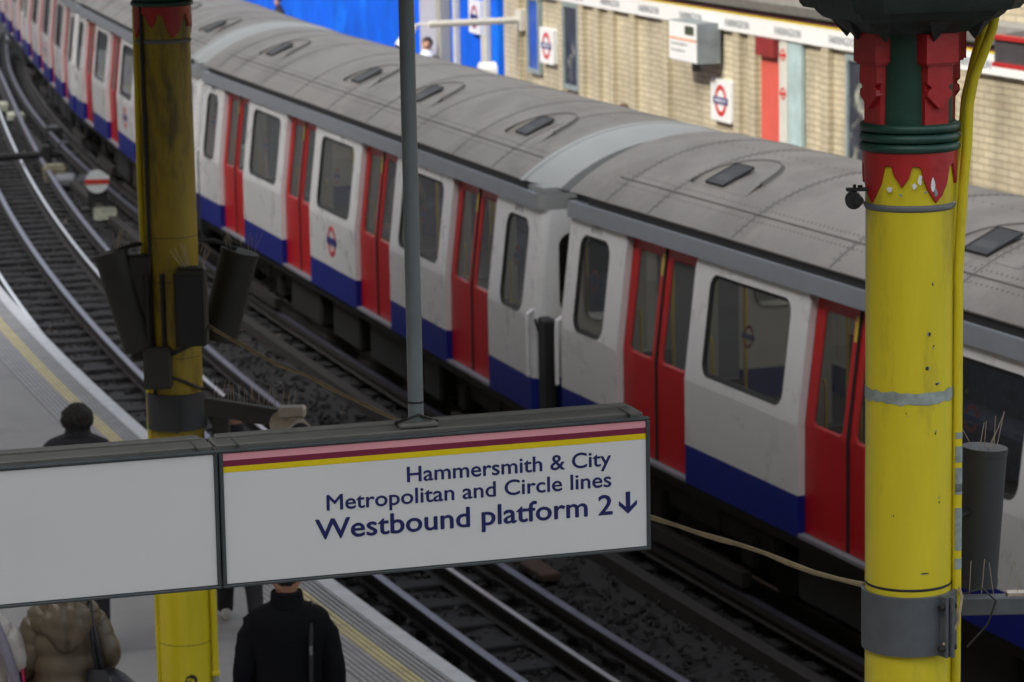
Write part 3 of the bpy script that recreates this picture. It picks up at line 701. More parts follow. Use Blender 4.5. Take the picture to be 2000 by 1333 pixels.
    for t0 in DT:
        for k in (0, 1):
            a0 = t0+.01+k*DW/2; a1 = a0+DW/2-.02; fm = rr_loop(a0+.12, 1.90, a1-.1, 2.84, .06)
            m.add([(-(a-HL), -(YD+.005+lean(b)), b) for a, b in fm], [list(range(len(fm)))], GLASS)
    for sx in (-1, 1):
        for sy in (-1, 1):
            fm = rr_loop(.60, 1.92, 1.18, 2.72, .14); m.add([(sx*(HL-.02), sy*a, b) for a, b in fm], [list(range(len(fm)))], GLASS)
    m.build('body', root, smooth=30)
    # roof
    m = MB(); m.box((HL-.34, 0, 3.135), (.64, 2.64, .07), ROOFEND, bev=.01); hw, z0, z1 = 1.345, 3.185, 3.68; NA = 26
    def sect(x, k, dz):
        rad = (hw*hw+(z1-z0)**2)/(2*(z1-z0)); th = math.asin(hw/rad); P = []
        for i in range(NA+1):
            t = -th + 2*th*i/NA
            P.append((x, rad*math.sin(t)*k, z0 + (rad*math.cos(t)-rad+(z1-z0))*k - dz))
        return P
    def grid(secs, mt):
        n = NA+1; m.add([p for s in secs for p in s], [[j*n+i, j*n+i+1, (j+1)*n+i+1, (j+1)*n+i] for j in range(len(secs)-1) for i in range(NA)], mt)
    E0 = .62
    xs = [-HL+.10 + (CL-E0-.10)*i/12 for i in range(13)]
    grid([sect(x, 1, 0) for x in xs], ROOF)
    m.box((0, -1.325, 3.184), (CL-2*E0, .05, .014), ROOF); m.box((0, 1.325, 3.184), (CL-2*E0, .05, .014), ROOF)
    grid([sect(-HL+.10, 1, 0), sect(-HL+.03, .985, .0), sect(-HL, .95, .01)], ROOF)
    e = sect(-HL, .95, .01); m.add(e + [(-HL, 1.2, 3.06), (-HL, -1.2, 3.06)], [list(range(NA+3))], CANT)
    for sx in (1,):
        grid([sect(sx*(HL-E0), 1.0, 0), sect(sx*(HL-E0+.005), 1.018, 0), sect(sx*(HL-E0+.09), 1.018, 0), sect(sx*(HL-E0+.10), .995, 0)], ROOFEND)
        grid([sect(sx*(HL-E0+.10), .995, 0)] + [sect(sx*(HL-E0+.10+(E0-.1)*t), .995-.14*t**2.2, .03*t**2) for t in (.2, .4, .6, .8, 1)], ROOFEND)
        e = sect(sx*HL, .855, .03); m.add(e + [(sx*HL, .9, 3.05), (sx*HL, -.9, 3.05)], [list(range(NA+3))], ROOFEND)
    # seams and rivets
    rad = (hw*hw+(z1-z0)**2)/(2*(z1-z0)); th = math.asin(hw/rad)
    def rp(x, t, up=0): return (x, (rad+up)*math.sin(t), z1-rad+(rad+up)*math.cos(t))
    seams = [-HL+E0+.35, -6.0, -4.2, -2.35, -.5, 1.3, 3.1, 4.9, 6.3]
    riv = []
    for x in seams:
        vs = []; fs = []
        for i in range(31):
            t = -th+2*th*i/30
            for dx, up in ((-.011, .0005), (-.008, .005), (.008, .005), (.011, .0005)): vs.append(rp(x+dx, t, up))
        for i in range(30): fs += [[4*i+k, 4*i+k+1, 4*i+5+k, 4*i+4+k] for k in range(3)]
        m.add(vs, fs, ROOFLINE)
        for i in range(34):
            t = -th+.05+(th*1.5)*i/33
            riv += [(x-.05, t), (x+.05, t)]
    tl = -th+.155
    m.tube([rp(x, tl, .0) for x in (-HL+E0+.1, HL-E0-.1)], .010, ROOFLINE, 6)
    for i in range(190):
        x = -HL+E0+.15+(CL-2*E0-.3)*i/189; riv += [(x, tl+.035), (x, tl-.035)]
        if i % 2 == 0: riv.append((x, -th+.62))
    for x, t in riv:
        p = rp(x, t, 0); q = rp(x, t, .006); w = .009
        m.add([(p[0]-w, p[1]-w, p[2]-w*.6), (p[0]+w, p[1]-w, p[2]-w*.6), (p[0]+w, p[1]+w, p[2]+w*.6), (p[0]-w, p[1]+w, p[2]+w*.6), q], [[0, 1, 4], [1, 2, 4], [2, 3, 4], [3, 0, 4]], ROOFLINE)
    m.build('roof', root, smooth=25, recalc=False)
    # ventilator scoops on the near slope
    for vt in (2.45, 7.15, 9.85, 14.35 if False else 13.9):
        x0 = vt-HL; m = MB(); t0 = -th+.255; t1 = t0+.16
        # raised half-round hood
        n = 22; rings_ = []
        for i in range(n+1):
            a = math.pi*(.10+.90*i/n); rx, rt_ = .60, .30
            rings_.append((x0+.15+rx*math.cos(a), t0-.02+rt_*math.sin(a)))
        vs = [rp(x, t, .001) for x, t in rings_] + [rp(x0+.15+(x-x0-.15)*.955, t0-.02+(t-t0+.02)*.955, .024) for x, t in rings_]
        m.add(vs, [[i, i+1, n+2+i, n+1+i] for i in range(n)], ROOFLINE)
        top = [rp(x0+.15+(x-x0-.15)*.955, t0-.02+(t-t0+.02)*.955, .024) for x, t in rings_]
        base = [rp(x, t0-.02, .002) for x, t in rings_]
        m.add(top + base, [[i, i+1, n+2+i, n+1+i] for i in range(n)], ROOF)
        m.tube([Vector(q)+Vector((0, 0, .002)) for q in top], .008, ROOFLINE, 6)
        m.build('roof_ventilator', root, smooth=40, recalc=False)
        hob = m = MB()
        A = [rp(x0-.19, t0, .012), rp(x0+.19, t0, .012), rp(x0+.19, t1, .034), rp(x0-.19, t1, .034)]
        Bq = [rp(x0-.17, t0+.01, -.13), rp(x0+.17, t0+.01, -.13), rp(x0+.17, t1+.01, -.14), rp(x0-.17, t1+.01, -.14)]
        up = [Vector(p)+Vector((0, -.006, .012)) for p in A]
        m.add(up + [Vector(p)+Vector((0, -.002, -.01)) for p in A], [[0, 1, 5, 4], [1, 2, 6, 5], [2, 3, 7, 6], [3, 0, 4, 7]], BLACK)
        m.add([Vector(p)+Vector((0, -.004, .006)) for p in A], [[0, 1, 2, 3]], BLACK)  # flat black plate painted as the dark of the opening
        c0, c1 = Vector(A[0]), Vector(A[1])
        m.add([c0+Vector((.03, .01, .009)), c1+Vector((-.03, .01, .009)), c1.lerp(Vector(A[2]), .45)+Vector((-.05, -.006, .010)), c0.lerp(Vector(A[3]), .45)+Vector((.05, -.006, .010))], [[0, 1, 2, 3]], VENTSHADE)  # greyer plate painted as the lighter lower inside of the opening
        m.build('ventilator_opening', root, smooth=0, recalc=False)
    # main windows
    for h in WIN + EWIN:
        w = MB(); inner = window(w, h, YP+.002); o = w.build('window', root, smooth=30)
        g = MB(); fill(g, inner, sidef(YP+.022), GLASS); g.build('pane', o, smooth=0, recalc=False)
    # doors
    for t0 in DT:
        for k in (0, 1):
            a0 = t0+.008+k*DW/2; a1 = a0+DW/2-.016; m = MB()
            h = (a0+(.13 if k == 0 else .10), 1.90, a1-(.10 if k == 0 else .13), 2.84, .07)
            lo = rr_loop(a0, 1.88, a1, 2.95, .003); hl = rr_loop(*h[:4], h[4])
            ring(m, lo, hl, sidef(YD), sidef(YD), RED); ring(m, lo, lo, sidef(YD), sidef(YD+.05), RED)
            m.add([(a0-HL, YD, 1.005), (a1-HL, YD, 1.005), (a1-HL, YD, 1.88), (a0-HL, YD, 1.88), (a0-HL, YD+.05, 1.005), (a1-HL, YD+.05, 1.005), (a1-HL, YD+.05, 1.88), (a0-HL, YD+.05, 1.88)],
                  [[0, 1, 2, 3], [1, 5, 6, 2], [0, 3, 7, 4], [0, 4, 5, 1], [3, 2, 6, 7]], RED)
            e = a1 if k == 0 else a0; s_ = -1 if k == 0 else 1
            m.box((e-HL+s_*.006, YD-.004, 1.45), (.012, .012, .88), BLACK)
            for zz in (2.07, 2.42, 2.77):
                b = bmesh.new(); bmesh.ops.create_cube(b, size=1); bmesh.ops.scale(b, vec=(.012, .012, .36), verts=b.verts)
                m.bm(b, BLACK, Matrix.Translation((e-HL+s_*.006, YD-.004+lean(zz), zz)) @ Matrix.Rotation(R(6.9)*-1, 4, 'X'))
            if k == 0:
                b = bmesh.new(); bmesh.ops.create_cube(b, size=1); bmesh.ops.scale(b, vec=(.05, .006, .2), verts=b.verts)
                m.bm(b, POLEY, Matrix.Translation((e-HL-.045, YD-.004+lean(2.76), 2.76)) @ Matrix.Rotation(R(-6.9), 4, 'X'))
            o = m.build('door_leaf', root, smooth=30)
            g = MB(); i_ = rr_loop(h[0]+.018, h[1]+.018, h[2]-.018, h[3]-.018, h[4]-.015)
            ring(g, hl, i_, sidef(YD+.001), sidef(YD+.012), CRED); ring(g, hl, hl, sidef(YD+.001), sidef(YD+.03), BLACK)
            fill(g, i_, sidef(YD+.012), GLASS); g.build('door_window', o, smooth=0, recalc=False)
    # underframe, bogies
    m = MB(); m.box((0, 0, .90), (CL-.3, 2.5, .14), DARKM)
    for x, w in ((-2.3, 1.6), (-.2, 1.3), (1.9, 1.9), (3.6, .7)):
        m.box((x, -.95, .58), (w, .62, .5), DARKM, bev=.03); m.box((x, .95, .58), (w, .62, .5), DARKM, bev=.03)
    m.box((0, -1.36, .90), (CL-.4, .05, .11), DARKM)
    m.build('underframe', root, smooth=0)
    for bx in (-HL+2.6, HL-2.6):
        m = MB()
        for y in (-1.02, 1.02):
            m.box((bx, y, .55), (2.9, .12, .2), DARKM, bev=.03); m.box((bx, y, .62), (.7, .16, .34), DARKM, bev=.03)
            for ax in (-1.0, 1.0): m.box((bx+ax, y-.02 if y < 0 else y+.02, .45), (.3, .2, .3), DARKM, bev=.04)
        m.box((bx, -1.18, .22), (2.2, .1, .14), BOARD, bev=.01)
        o = m.build('bogie', root, smooth=0)
        for ax in (-1.0, 1.0):
            w = MB()
            for y in (-.72, .72): w.cyl((bx+ax, y-.06, .45), (bx+ax, y+.06, .45), .445, DARKM, 24)
            w.cyl((bx+ax, -.66, .45), (bx+ax, .66, .45), .08, DARKM, 12); w.build('wheelset', o, smooth=30)
    # corner handrails and gap barriers, emblem
    for sx in (-1, 1):
        m = MB(); X = sx*(HL-.05)
        m.tube([(X, YP+.03, 1.98), (X, YP-.03, 1.94), (X, YP-.035, 1.86), (X, YP-.035, 1.33)], .022, WHITE, 8)
        m.tube([(sx*(HL+.03), YP+.14, 1.33), (sx*(HL+.03), YP+.14, 1.75), (sx*(HL+.0), YP+.13, 1.95)], .02, WHITE, 8); m.build('corner_rail', root)
    m = MB(); m.box((HL+.15, YP+.10, 1.30), (.24, .12, 1.25), BLACK, bev=.02); m.tube([(HL+.02, YP+.02, 1.9), (HL+.08, YP+.05, 1.75), (HL+.1, YP+.08, 1.55)], .014, BLACK, 8); m.box((HL+.09, 0, 1.9), (.2, .8, 1.9), BLACK, bev=.02); m.build('gap_barrier', root, smooth=0)
    m = MB(); roundel(m, lambda a, b, c: (a-HL, YP-c, b), (PT[1][0]+PT[1][1])/2, 1.63, .19, .001, .004); m.build('emblem', root, smooth=0)
    m = MB()
    for (a, b) in PT + [(.1, 1.36), (CL-1.36, CL-.1)]:
        roundel(m, lambda a_, b_, c: (a_-HL, YP+.026+lean(b_)+c, b_), (a+b)/2, 2.42, .10, .0, .002, red=mat_trans_red, blue=mat_trans_blue)
    m.build('window_sticker', root, smooth=0)
    return root
mat_trans_red = mat('sticker_red', (.22, .03, .02), .6); mat_trans_blue = mat('sticker_blue', (.02, .04, .15), .6)
CARS = [((.498, 28.966), (.345, -.939), '6711', 'nearest train carriage, its white and blue side passing behind the near yellow column'),
        ((-4.4645, 44.508), (.297, -.955), '6713', 'middle train carriage, crossed by the grey sign pole'),
        ((-8.46, 60.5), (.243, -.970), '6714', 'train carriage partly hidden behind the dark upper part of the left column'),
        ((-11.9, 76.4), (.211, -.9775), '6716', 'distant train carriage with bright reflections in its side at top left'),
        ((-15.3, 92.4), (.21, -.978), '6718', 'farthest train carriage, barely inside the top left corner')]
car0 = make_car()
for k, (F, dr, num, lab) in enumerate(CARS):
    c = car0 if k == 0 else copy_tree(car0)
    n = math.hypot(*dr); dr = (dr[0]/n, dr[1]/n); ny = (-dr[1], dr[0])          # inward normal
    c.location = (F[0]+dr[0]*HL+ny[0]*1.40, F[1]+dr[1]*HL+ny[1]*1.40, 0); c.rotation_euler = (0, 0, math.atan2(dr[1], dr[0]))
    tag(c, lab, 'train carriage', 'carriages of the train')
for k, (F, dr, num, lab) in enumerate(CARS):
    c = [o for o in COL.objects if o.get('label') == lab][0]
    for a in (.73, CL-.73):
        link(text_mesh(num, LETG, lambda a_, b_, c_: (a_-HL, YP+lean(b_)-c_, b_), a-.12, a+.12, 2.858, .062, depth=(.001, .004)), 'car_number', c)

# ================================================================== COLUMNS, SIGN AND WHAT HANGS ON THEM
def make_column(label, loc, upper=None):
    """cast-iron column, z = 0 at the platform"""
    t = thing('platform_column', label, 'column', loc, group='yellow cast-iron platform columns'); rs = .158
    Z = lambda z: z-.95
    m = MB(); m.lathe([(.26, -.3), (.26, .04), (.235, .07), (.21, .10), (.21, .42), (.18, .48), (rs+.004, .54), (rs, .6)] + [(rs, .6), (rs, 1.5)], YELLOW, 48)
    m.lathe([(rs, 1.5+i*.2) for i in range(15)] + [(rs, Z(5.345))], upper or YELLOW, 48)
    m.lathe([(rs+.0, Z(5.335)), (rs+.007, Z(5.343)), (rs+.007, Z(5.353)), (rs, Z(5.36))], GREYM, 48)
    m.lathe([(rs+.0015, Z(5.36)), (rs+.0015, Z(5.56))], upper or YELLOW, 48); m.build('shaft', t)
    # red toothed collar: four long and four short points
    m = MB(); n = 160; a0 = R(-90+28)
    def low(th):
        x = ((th-a0)/(math.pi/2)) % 1.0
        d_long = min(x, 1-x); d_short = abs(x-.5)
        zl = 5.362 + .045*min(1, d_long/.12) + .105*max(0, (d_long-.10)/.15)**2.2
        zs = 5.420 + .03*min(1, d_short/.07) + .06*max(0, (d_short-.05)/.11)**1.8
        return min(zl, zs, 5.498) + .003*math.sin(th*23+1) + .002*math.sin(th*41)
    vs = []; fs = []
    for i in range(n):
        th = 2*math.pi*i/n; c, s_ = math.cos(th), math.sin(th); zl = Z(low(th))
        vs += [(c*(rs+.002), s_*(rs+.002), zl), (c*(rs+.012), s_*(rs+.012), zl+.004), (c*(rs+.013), s_*(rs+.013), Z(5.53)), (c*(rs+.011), s_*(rs+.011), Z(5.56))]
    for i in range(n):
        j = (i+1) % n; fs += [[4*i+k, 4*j+k, 4*j+k+1, 4*i+k+1] for k in range(3)]
    m.add(vs, fs, CRED); m.build('toothed_collar', t, smooth=50)
    for zc in (5.562, 5.597, 5.632):
        m = MB(); m.lathe([(rs, Z(zc-.016))] + [(rs+.008+.016*math.cos(R(a)), Z(zc+.0165*math.sin(R(a)))) for a in (-80, -50, -20, 10, 40, 70, 85)] + [(rs, Z(zc+.016))], CGREEN, 48); m.build('ring_moulding', t)
    m = MB(); m.lathe([(.152, Z(5.63)), (.152, Z(6.05))], CGREEN, 48); m.build('neck', t)
    for k in range(8):
        th = a0 + k*math.pi/4
        if k % 2: continue
        m = MB(); ro = Matrix.Rotation(th+math.pi/2, 4, 'Z')
        f = lambda a, b, c: tuple(ro @ Vector((a, -c, Z(b))))
        m.prism([(-.050, 5.645), (.050, 5.645), (.053, 5.9), (-.053, 5.9)], CRED, f, .12, .163)
        # heraldic drop: shaft with two round bites and a pointed tip
        P = [(0, 5.703), (.053, 5.752), (.050, 5.765)] + [(.055-.020*math.sin(R(q)), 5.770+.020*(1-math.cos(R(q)))*.5+.001) for q in (20, 55, 90, 125, 160)] + [(.054, 5.797), (.052, 5.866)]
        P = P + [(-a, b) for a, b in P[::-1][:-1]]
        m.prism(P, CRED, f, .155, .182)
        m.prism([(-.068, 5.868), (.068, 5.868), (.068, 5.972), (-.068, 5.972)], CRED, f, .12, .197)
        m.prism([(-.062, 5.860), (.062, 5.860), (.062, 5.868), (-.062, 5.868)], CRED, f, .12, .190)
        m.build('capital_bracket', t, smooth=0)
    # abacus with pendant corners
    m = MB()
    def sq(h, z, ch=.08): return [(sx*(h - (ch if q else 0)), sy*(h - (0 if q else ch)), Z(z)) for sx, sy, q in ((-1, -1, 1), (1, -1, 1), (1, -1, 0), (1, 1, 0), (1, 1, 1), (-1, 1, 1), (-1, 1, 0), (-1, -1, 0))]
    rot = Matrix.Rotation(R(17), 4, 'Z')
    rg = [[tuple(rot @ Vector(p)) for p in sq(h, z)] for h, z in ((.20, 5.975), (.235, 6.01), (.26, 6.02), (.275, 6.035), (.285, 6.05), (.315, 6.055), (.325, 6.07), (.335, 6.11), (.345, 6.16), (.345, 6.4))]
    m.loft(rg, ABACUSG)
    for k in range(8):
        th = a0 + math.pi/4*k + (math.pi/4 if k % 2 == 0 else 0)
        ro = Matrix.Rotation(R(17)+k*math.pi/4, 4, 'Z'); r0 = .225 if k % 2 == 0 else .262
        vs = [tuple(ro @ Vector(p)) for p in ((r0-.02, 0, Z(5.945)), (r0+.04, -.05, Z(6.03)), (r0+.04, .05, Z(6.03)), (r0-.07, -.05, Z(6.03)), (r0-.07, .05, Z(6.03)))]
        m.add(vs, [[0, 1, 2], [0, 2, 4], [0, 4, 3], [0, 3, 1], [1, 3, 4, 2]], CBLACK)
    m.build('abacus', t, smooth=25)
    return t
RC = make_column('near yellow column with a red and green capital at the right of the view', (1.443, 11.0, .95))
LC = make_column('farther yellow column at left, in deep shadow above the blank sign', (-1.985, 17.8, 1.095), YSHADE)
# worn details of the near column
m = MB(); n = 40; vs = []
jit = [rng.uniform(-.006, .006) for _ in range(n)]; jit2 = [rng.uniform(-.010, .004) for _ in range(n)]
for i in range(n):
    th = 2*math.pi*i/n
    for z, j in ((4.642, jit2[i]), (4.682, jit[i])): vs.append((.160*math.cos(th), .160*math.sin(th), z+j-.95))
m.add(vs, [[2*i, 2*((i+1) % n), 2*((i+1) % n)+1, 2*i+1] for i in range(n)], YCHIP)
m.build('worn_band', RC)
m = MB()
m.lathe([(.1585, 3.945-.95), (.1605, 3.947-.95), (.1605, 3.953-.95), (.1585, 3.955-.95)], CABLEB, 40)
for a, z, w, h in ((-66, 5.07, .004, .005), (-70, 4.90, .006, .010), (-64, 4.845, .004, .004), (-72, 4.765, .009, .010), (-58, 4.72, .012, .005), (-60, 4.53, .004, .006), (-74, 4.02, .022, .003), (-52, 4.28, .004, .004), (-100, 4.60, .003, .004), (-118, 4.22, .003, .004)):
    for k in range(2):
        th = R(a)+rng.uniform(-.03, .03); zz = z+rng.uniform(-.01, .01)
        P = [(th+w/.16*math.cos(q)*rng.uniform(.5, 1), zz+h*math.sin(q)*rng.uniform(.5, 1)) for q in np.linspace(0, 5.4, 7)]
        m.prism([(p, q) for p, q in P], CABLEB if k else YCHIP, lambda a_, b_, c_: (c_*math.cos(a_), c_*math.sin(a_), b_-.95), .1585, .1595+.0004*k)
for a, z, w, h in ((-85, 5.455, .010, .022), (-92, 5.432, .012, .012), (-69, 5.435, .011, .03), (-65, 5.405, .009, .02), (-122, 5.42, .016, .012), (-108, 5.40, .008, .006), (-78, 5.41, .008, .006)):
    P = [(R(a)+w/.17*math.cos(q)*rng.uniform(.4, 1), z+h*math.sin(q)*rng.uniform(.6, 1)) for q in np.linspace(0, 5.6, 9)]
    m.prism(P, SIGNW if w > .009 else YCHIP, lambda a_, b_, c_: (c_*math.cos(a_), c_*math.sin(a_), b_-.95), .171, .1722)
m.build('paint_chips', RC, smooth=0)
m = MB(); m.tube([(.30, -.03, 6.04-.95), (.29, -.03, 5.98-.95), (.255, -.03, 5.88-.95), (.226, -.02, 5.80-.95), (.208, -.02, 5.70-.95), (.203, -.03, 5.58-.95), (.192, -.03, 5.45-.95), (.180, -.03, 5.25-.95), (.174, -.03, 5.1-.95), (.174, -.03, 0)], .018, YELLOW, 12); m.build('conduit', RC)
m = MB(); m.tube([(.275, .02, 6.02-.95), (.235, .03, 5.86-.95), (.205, .04, 5.72-.95), (.197, .04, 5.62-.95), (.172, .05, 5.48-.95), (.165, .06, 5.3-.95), (.165, .06, 0)], .017, YELLOW, 12); m.build('conduit', RC)
m = MB()
for z, h, a in ((4.43, .03, 0), (4.335, .045, .3), (4.30, .02, -.4), (4.5, .012, .2), (4.2, .03, .5), (4.12, .05, -.3), (4.02, .02, .3)): m.lathe([(.0188, z-h-.95), (.0188, z+h-.95)], YCHIP, 12, c=(.174, -.03), fn=lambda r, zz, t: r if -2.6 < ((t+math.pi) % (2*math.pi)-math.pi) < .4 else .015)
m.build('conduit_chips', RC)
# clamp band and arm on the near column
t = thing('clamp_bracket', 'grey clamp band with a side arm bolted round the near column', 'bracket', (1.448, 11.0, 0))
m = MB(); m.lathe([(.166, 3.705), (.176, 3.705), (.176, 3.925), (.166, 3.925)], CGREY, 48); m.build('band', t)
for s_ in (0, 1):
    m = MB(); m.box((.105+.022*s_, -.158, 3.815), (.012, .05, .23), CGREY, bev=.003, rz=R(30)); m.build('flange', t, smooth=0)
for zz in (3.89, 3.735):
    m = MB(); m.cyl((.085, -.178, zz), (.15, -.148, zz), .011, DARKM, 8); m.build('bolt', t)
m = MB(); m.box((.50, .12, 3.82), (.70, .06, .07), CGREY, bev=.006); m.box((.62, .1, 3.66), (.05, .05, .30), DARKM, bev=.004); m.build('arm', t, smooth=0)
m = MB(); m.box((.50, .12, 3.862), (.24, .05, .012), SPIKE)
for i in range(13):
    x = .24+i*.045; m.tube([(x, .12, 3.86), (x+rng.uniform(-.03, .03), .12+rng.uniform(-.02, .02), 3.96+rng.uniform(0, .04))], .0017, SPIKE, 4)
m.build('bird_spikes', t, smooth=0)
m = MB(); m.tube([(.165, -.02, 3.97), (.185, -.06, 3.90), (.165, -.11, 3.82), (.12, -.16, 3.76), (.10, -.175, 3.75)], .006, CABLE, 6); m.build('cable', t)
m = MB(); m.tube([(.2, .05, 3.88), (.28, .05, 3.90), (.33, .06, 3.85), (.30, .06, 3.76), (.22, .04, 3.68)], .004, CABLEB, 6); m.build('cable', t)
t = thing('old_nest', 'brown bird nest debris lying on the bracket arm at the right edge', 'nest', (2.02, 11.12, 3.87))
m = MB(); b = bmesh.new(); bmesh.ops.create_icosphere(b, subdivisions=3, radius=1)
for v in b.verts: v.co = Vector((v.co.x*.085, v.co.y*.06, v.co.z*.022+.012)) * (1+rng.uniform(-.15, .15))
m.bm(b, BOARD); m.build('debris', t)
def cyl_speaker(label, top, bot, r, mt, nsp=10, group='loudspeakers on the columns', face=False, arm=None):
    a, b_ = Vector(top), Vector(bot); t = thing('column_loudspeaker', label, 'loudspeaker', b_, group=group); a = a-b_; z = a.normalized()
    m = MB()
    if face: 
        m.box(a/2, (r*2, r*1.6, a.length), mt, bev=.012)
    else:
        m.cyl(z*.012, a, r, mt, 28); m.cyl(a-z*.02, a+z*.006, r*1.03, mt, 28); m.cyl((0, 0, 0), z*.03, r*1.03, mt, 28)
    m.build('case', t)
    m = MB()
    if face: m.box(a/2+Vector((.0, -r*.8-.003, -.01)), (r*1.75, .008, a.length*.86), BLACK, bev=.002)
    else: m.cyl(-z*.004, z*.008, r*.9, BLACK, 24)
    m.build('grille', t, smooth=0)
    m = MB()
    for i in range(nsp):
        q = rng.uniform(-1, 1); p = a + Vector((q*r*.8, rng.uniform(-.5, .5)*r, 0)); m.tube([p, p+Vector((rng.uniform(-.05, .05)+q*.04, rng.uniform(-.03, .03), .11+rng.uniform(-.03, .03)))], .0018, SPIKE, 4)
    m.build('bird_spikes', t, smooth=0)
    if arm:
        m = MB(); m.tube([Vector(p)-b_ for p in arm], .014, CABLEB, 8); m.build('arm', t)
cyl_speaker('grey cylindrical loudspeaker hanging behind the near column at right', (1.80, 11.5, 4.335), (1.765, 11.5, 3.80), .086, SPKGREY, 7, arm=((1.78, 11.5, 4.1), (1.6, 11.3, 4.1), (1.5, 11.1, 4.1)))
cyl_speaker('dark cylindrical loudspeaker splayed out on the left side of the left column', (-2.325, 17.7, 4.27), (-2.17, 17.7, 3.70), .10, SPKOLV, 9, arm=((-2.31, 17.7, 4.27), (-2.2, 17.72, 4.31), (-2.05, 17.78, 4.32)))
cyl_speaker('black flat-fronted loudspeaker box hanging on the front of the left column', (-1.83, 17.55, 4.20), (-1.86, 17.55, 3.745), .085, SPKOLV, 12, face=True, arm=((-1.85, 17.56, 4.1), (-1.9, 17.65, 4.1)))
cyl_speaker('dark olive loudspeaker splayed out on the train side of the left column', (-1.60, 18.0, 4.22), (-1.745, 18.0, 3.70), .112, SPKOLV, 12, arm=((-1.62, 18.0, 4.24), (-1.75, 17.95, 4.30), (-1.9, 17.85, 4.32)))
# left column fittings
m = MB(); m.tube([(-.155, -.05, -.2), (-.155, -.05, 2.9), (-.16, -.06, 3.6), (-.15, -.05, 4.6)], .017, YELLOW, 8); m.build('conduit', LC)
m = MB(); m.tube([(-.11, -.125, 2.2), (-.11, -.125, 4.7)], .012, CABLEB, 6); m.build('cable', LC)
m = MB(); m.tube([(.178, -.04, -.2), (.178, -.04, 1.3)], .020, YELLOW, 10)
for z in (.62, .54): m.box((.178, -.05, z), (.05, .05, .035), YELLOW, bev=.01)
m.lathe([(.0208, .56), (.0208, .60)], YCHIP, 10, c=(.178, -.04)); m.lathe([(.0208, .50), (.0208, .52)], YCHIP, 10, c=(.178, -.04)); m.build('conduit', LC)
m = MB(); P = [(R(-80)+.25*math.cos(q)+.1, .60+.045*math.sin(q)) for q in (0.2, .8, 1.5, 2.4, 3.2)] + [(R(-80)+.02, .595), (R(-80)+.17, .62), (R(-80)+.3, .575)]
m.prism(P, CBLACK, lambda a_, b_, c_: (c_*math.cos(a_), c_*math.sin(a_), b_), .1575, .1592); m.build('paint_chips', LC, smooth=0)
m = MB()
for z in (3.26, 2.55, .82, 3.0): m.lathe([(.1578, z-.003), (.1592, z), (.1578, z+.003)], CABLEB, 32)
m.tube([(-.12, -.12, 2.42), (-.02, -.17, 2.45), (.08, -.15, 2.41), (.16, -.1, 2.36), (.24, -.2, 2.37)], .010, CABLEB, 6)
m.build('strap', LC)
t = thing('clamp_bracket', 'dark clamp band round the left column below the loudspeakers, with an upper bracket box', 'bracket', (-1.985, 17.8, 0))
m = MB(); m.lathe([(.164, 3.215), (.178, 3.215), (.178, 3.43), (.164, 3.43)], SPKGREY, 40); m.build('band', t)
m = MB(); m.box((.02, -.185, 3.32), (.012, .03, .22), SPKGREY); m.build('flange', t, smooth=0)
m = MB(); m.box((-.08, -.19, 3.60), (.16, .09, .24), SPKOLV, bev=.01); m.tube([(-.1, -.17, 3.7), (-.2, -.1, 3.72)], .015, CABLEB); m.tube([(.0, -.18, 3.68), (.14, -.22, 3.75)], .015, CABLEB)
for x in (-.13, -.04, .04): m.cyl((x, -.16, 3.72), (x, -.16, 4.15), .014, SPKOLV, 8)
m.box((-.17, -.1, 3.95), (.14, .1, .62), SPKOLV, bev=.015); m.build('box', t, smooth=0)
m = MB(); m.box((.26, -.02, 3.10), (.10, .08, .42), SPKOLV, bev=.008); m.build('hanger', t, smooth=0)
t = thing('camera_arm', 'dark horizontal arm with bird spikes reaching from the left column towards the tracks', 'arm', (0, 0, 0))
m = MB(); m.box((-1.50, 17.2, 3.405), (.72, .07, .10), SPKOLV, rz=R(-42), bev=.008); m.build('bar', t, smooth=0)
m = MB()
for i in range(26):
    f = i/25; x, y = -1.72+.50*f, 17.42-.46*f; m.tube([(x, y, 3.45), (x+rng.uniform(-.03, .03), y, 3.53+rng.uniform(0, .05))], .0018, SPIKE, 4)
m.build('bird_spikes', t, smooth=0)
t = thing('security_camera', 'weathered beige security camera on the arm of the left column, aimed at the viewer', 'camera', (-1.19, 16.55, 3.42))
m = MB(); m.cyl((-.10, .16, .025), (.0, .0, .0), .072, CCTV, 24); m.cyl((-.01, .016, .003), (.012, -.02, -.004), .078, CCTV, 24); m.build('housing', t)
m = MB(); m.cyl((.012, -.02, -.004), (.016, -.026, -.005), .062, BLACK, 24); m.build('front_glass', t)
m = MB(); m.cyl((.010, -.018, -.012), (.022, -.036, -.014), .028, CCTV, 16, r2=.02); m.build('lens', t)
m = MB(); m.box((-.03, .08, .10), (.15, .11, .06), CCTV, bev=.012); m.box((-.02, .06, .06), (.05, .05, .07), CCTV, bev=.008); m.tube([(-.16, .2, .06), (-.05, .05, .05), (.02, -.04, .0), (.03, -.05, -.03)], .018, SPKOLV, 8); m.build('bracket', t)
t = thing('clamp_lamp', 'small black round fitting clamped to the left side of the near column', 'fitting', (1.239, 10.95, 5.37))
m = MB(); m.cyl((-.005, -.02, 0), (.0, .045, 0), .03, BLACK, 24); m.cyl((.012, -.032, .002), (.012, -.02, .002), .018, DARKM, 16); m.build('body', t)
m = MB(); m.box((.02, .0, .04), (.10, .03, .012), BLACK, bev=.002); m.cyl((.0, 0, .03), (.0, 0, .058), .006, BLACK, 8); m.cyl((.02, 0, .045), (.02, 0, .055), .009, BLACK, 8); m.build('clamp', t, smooth=0)
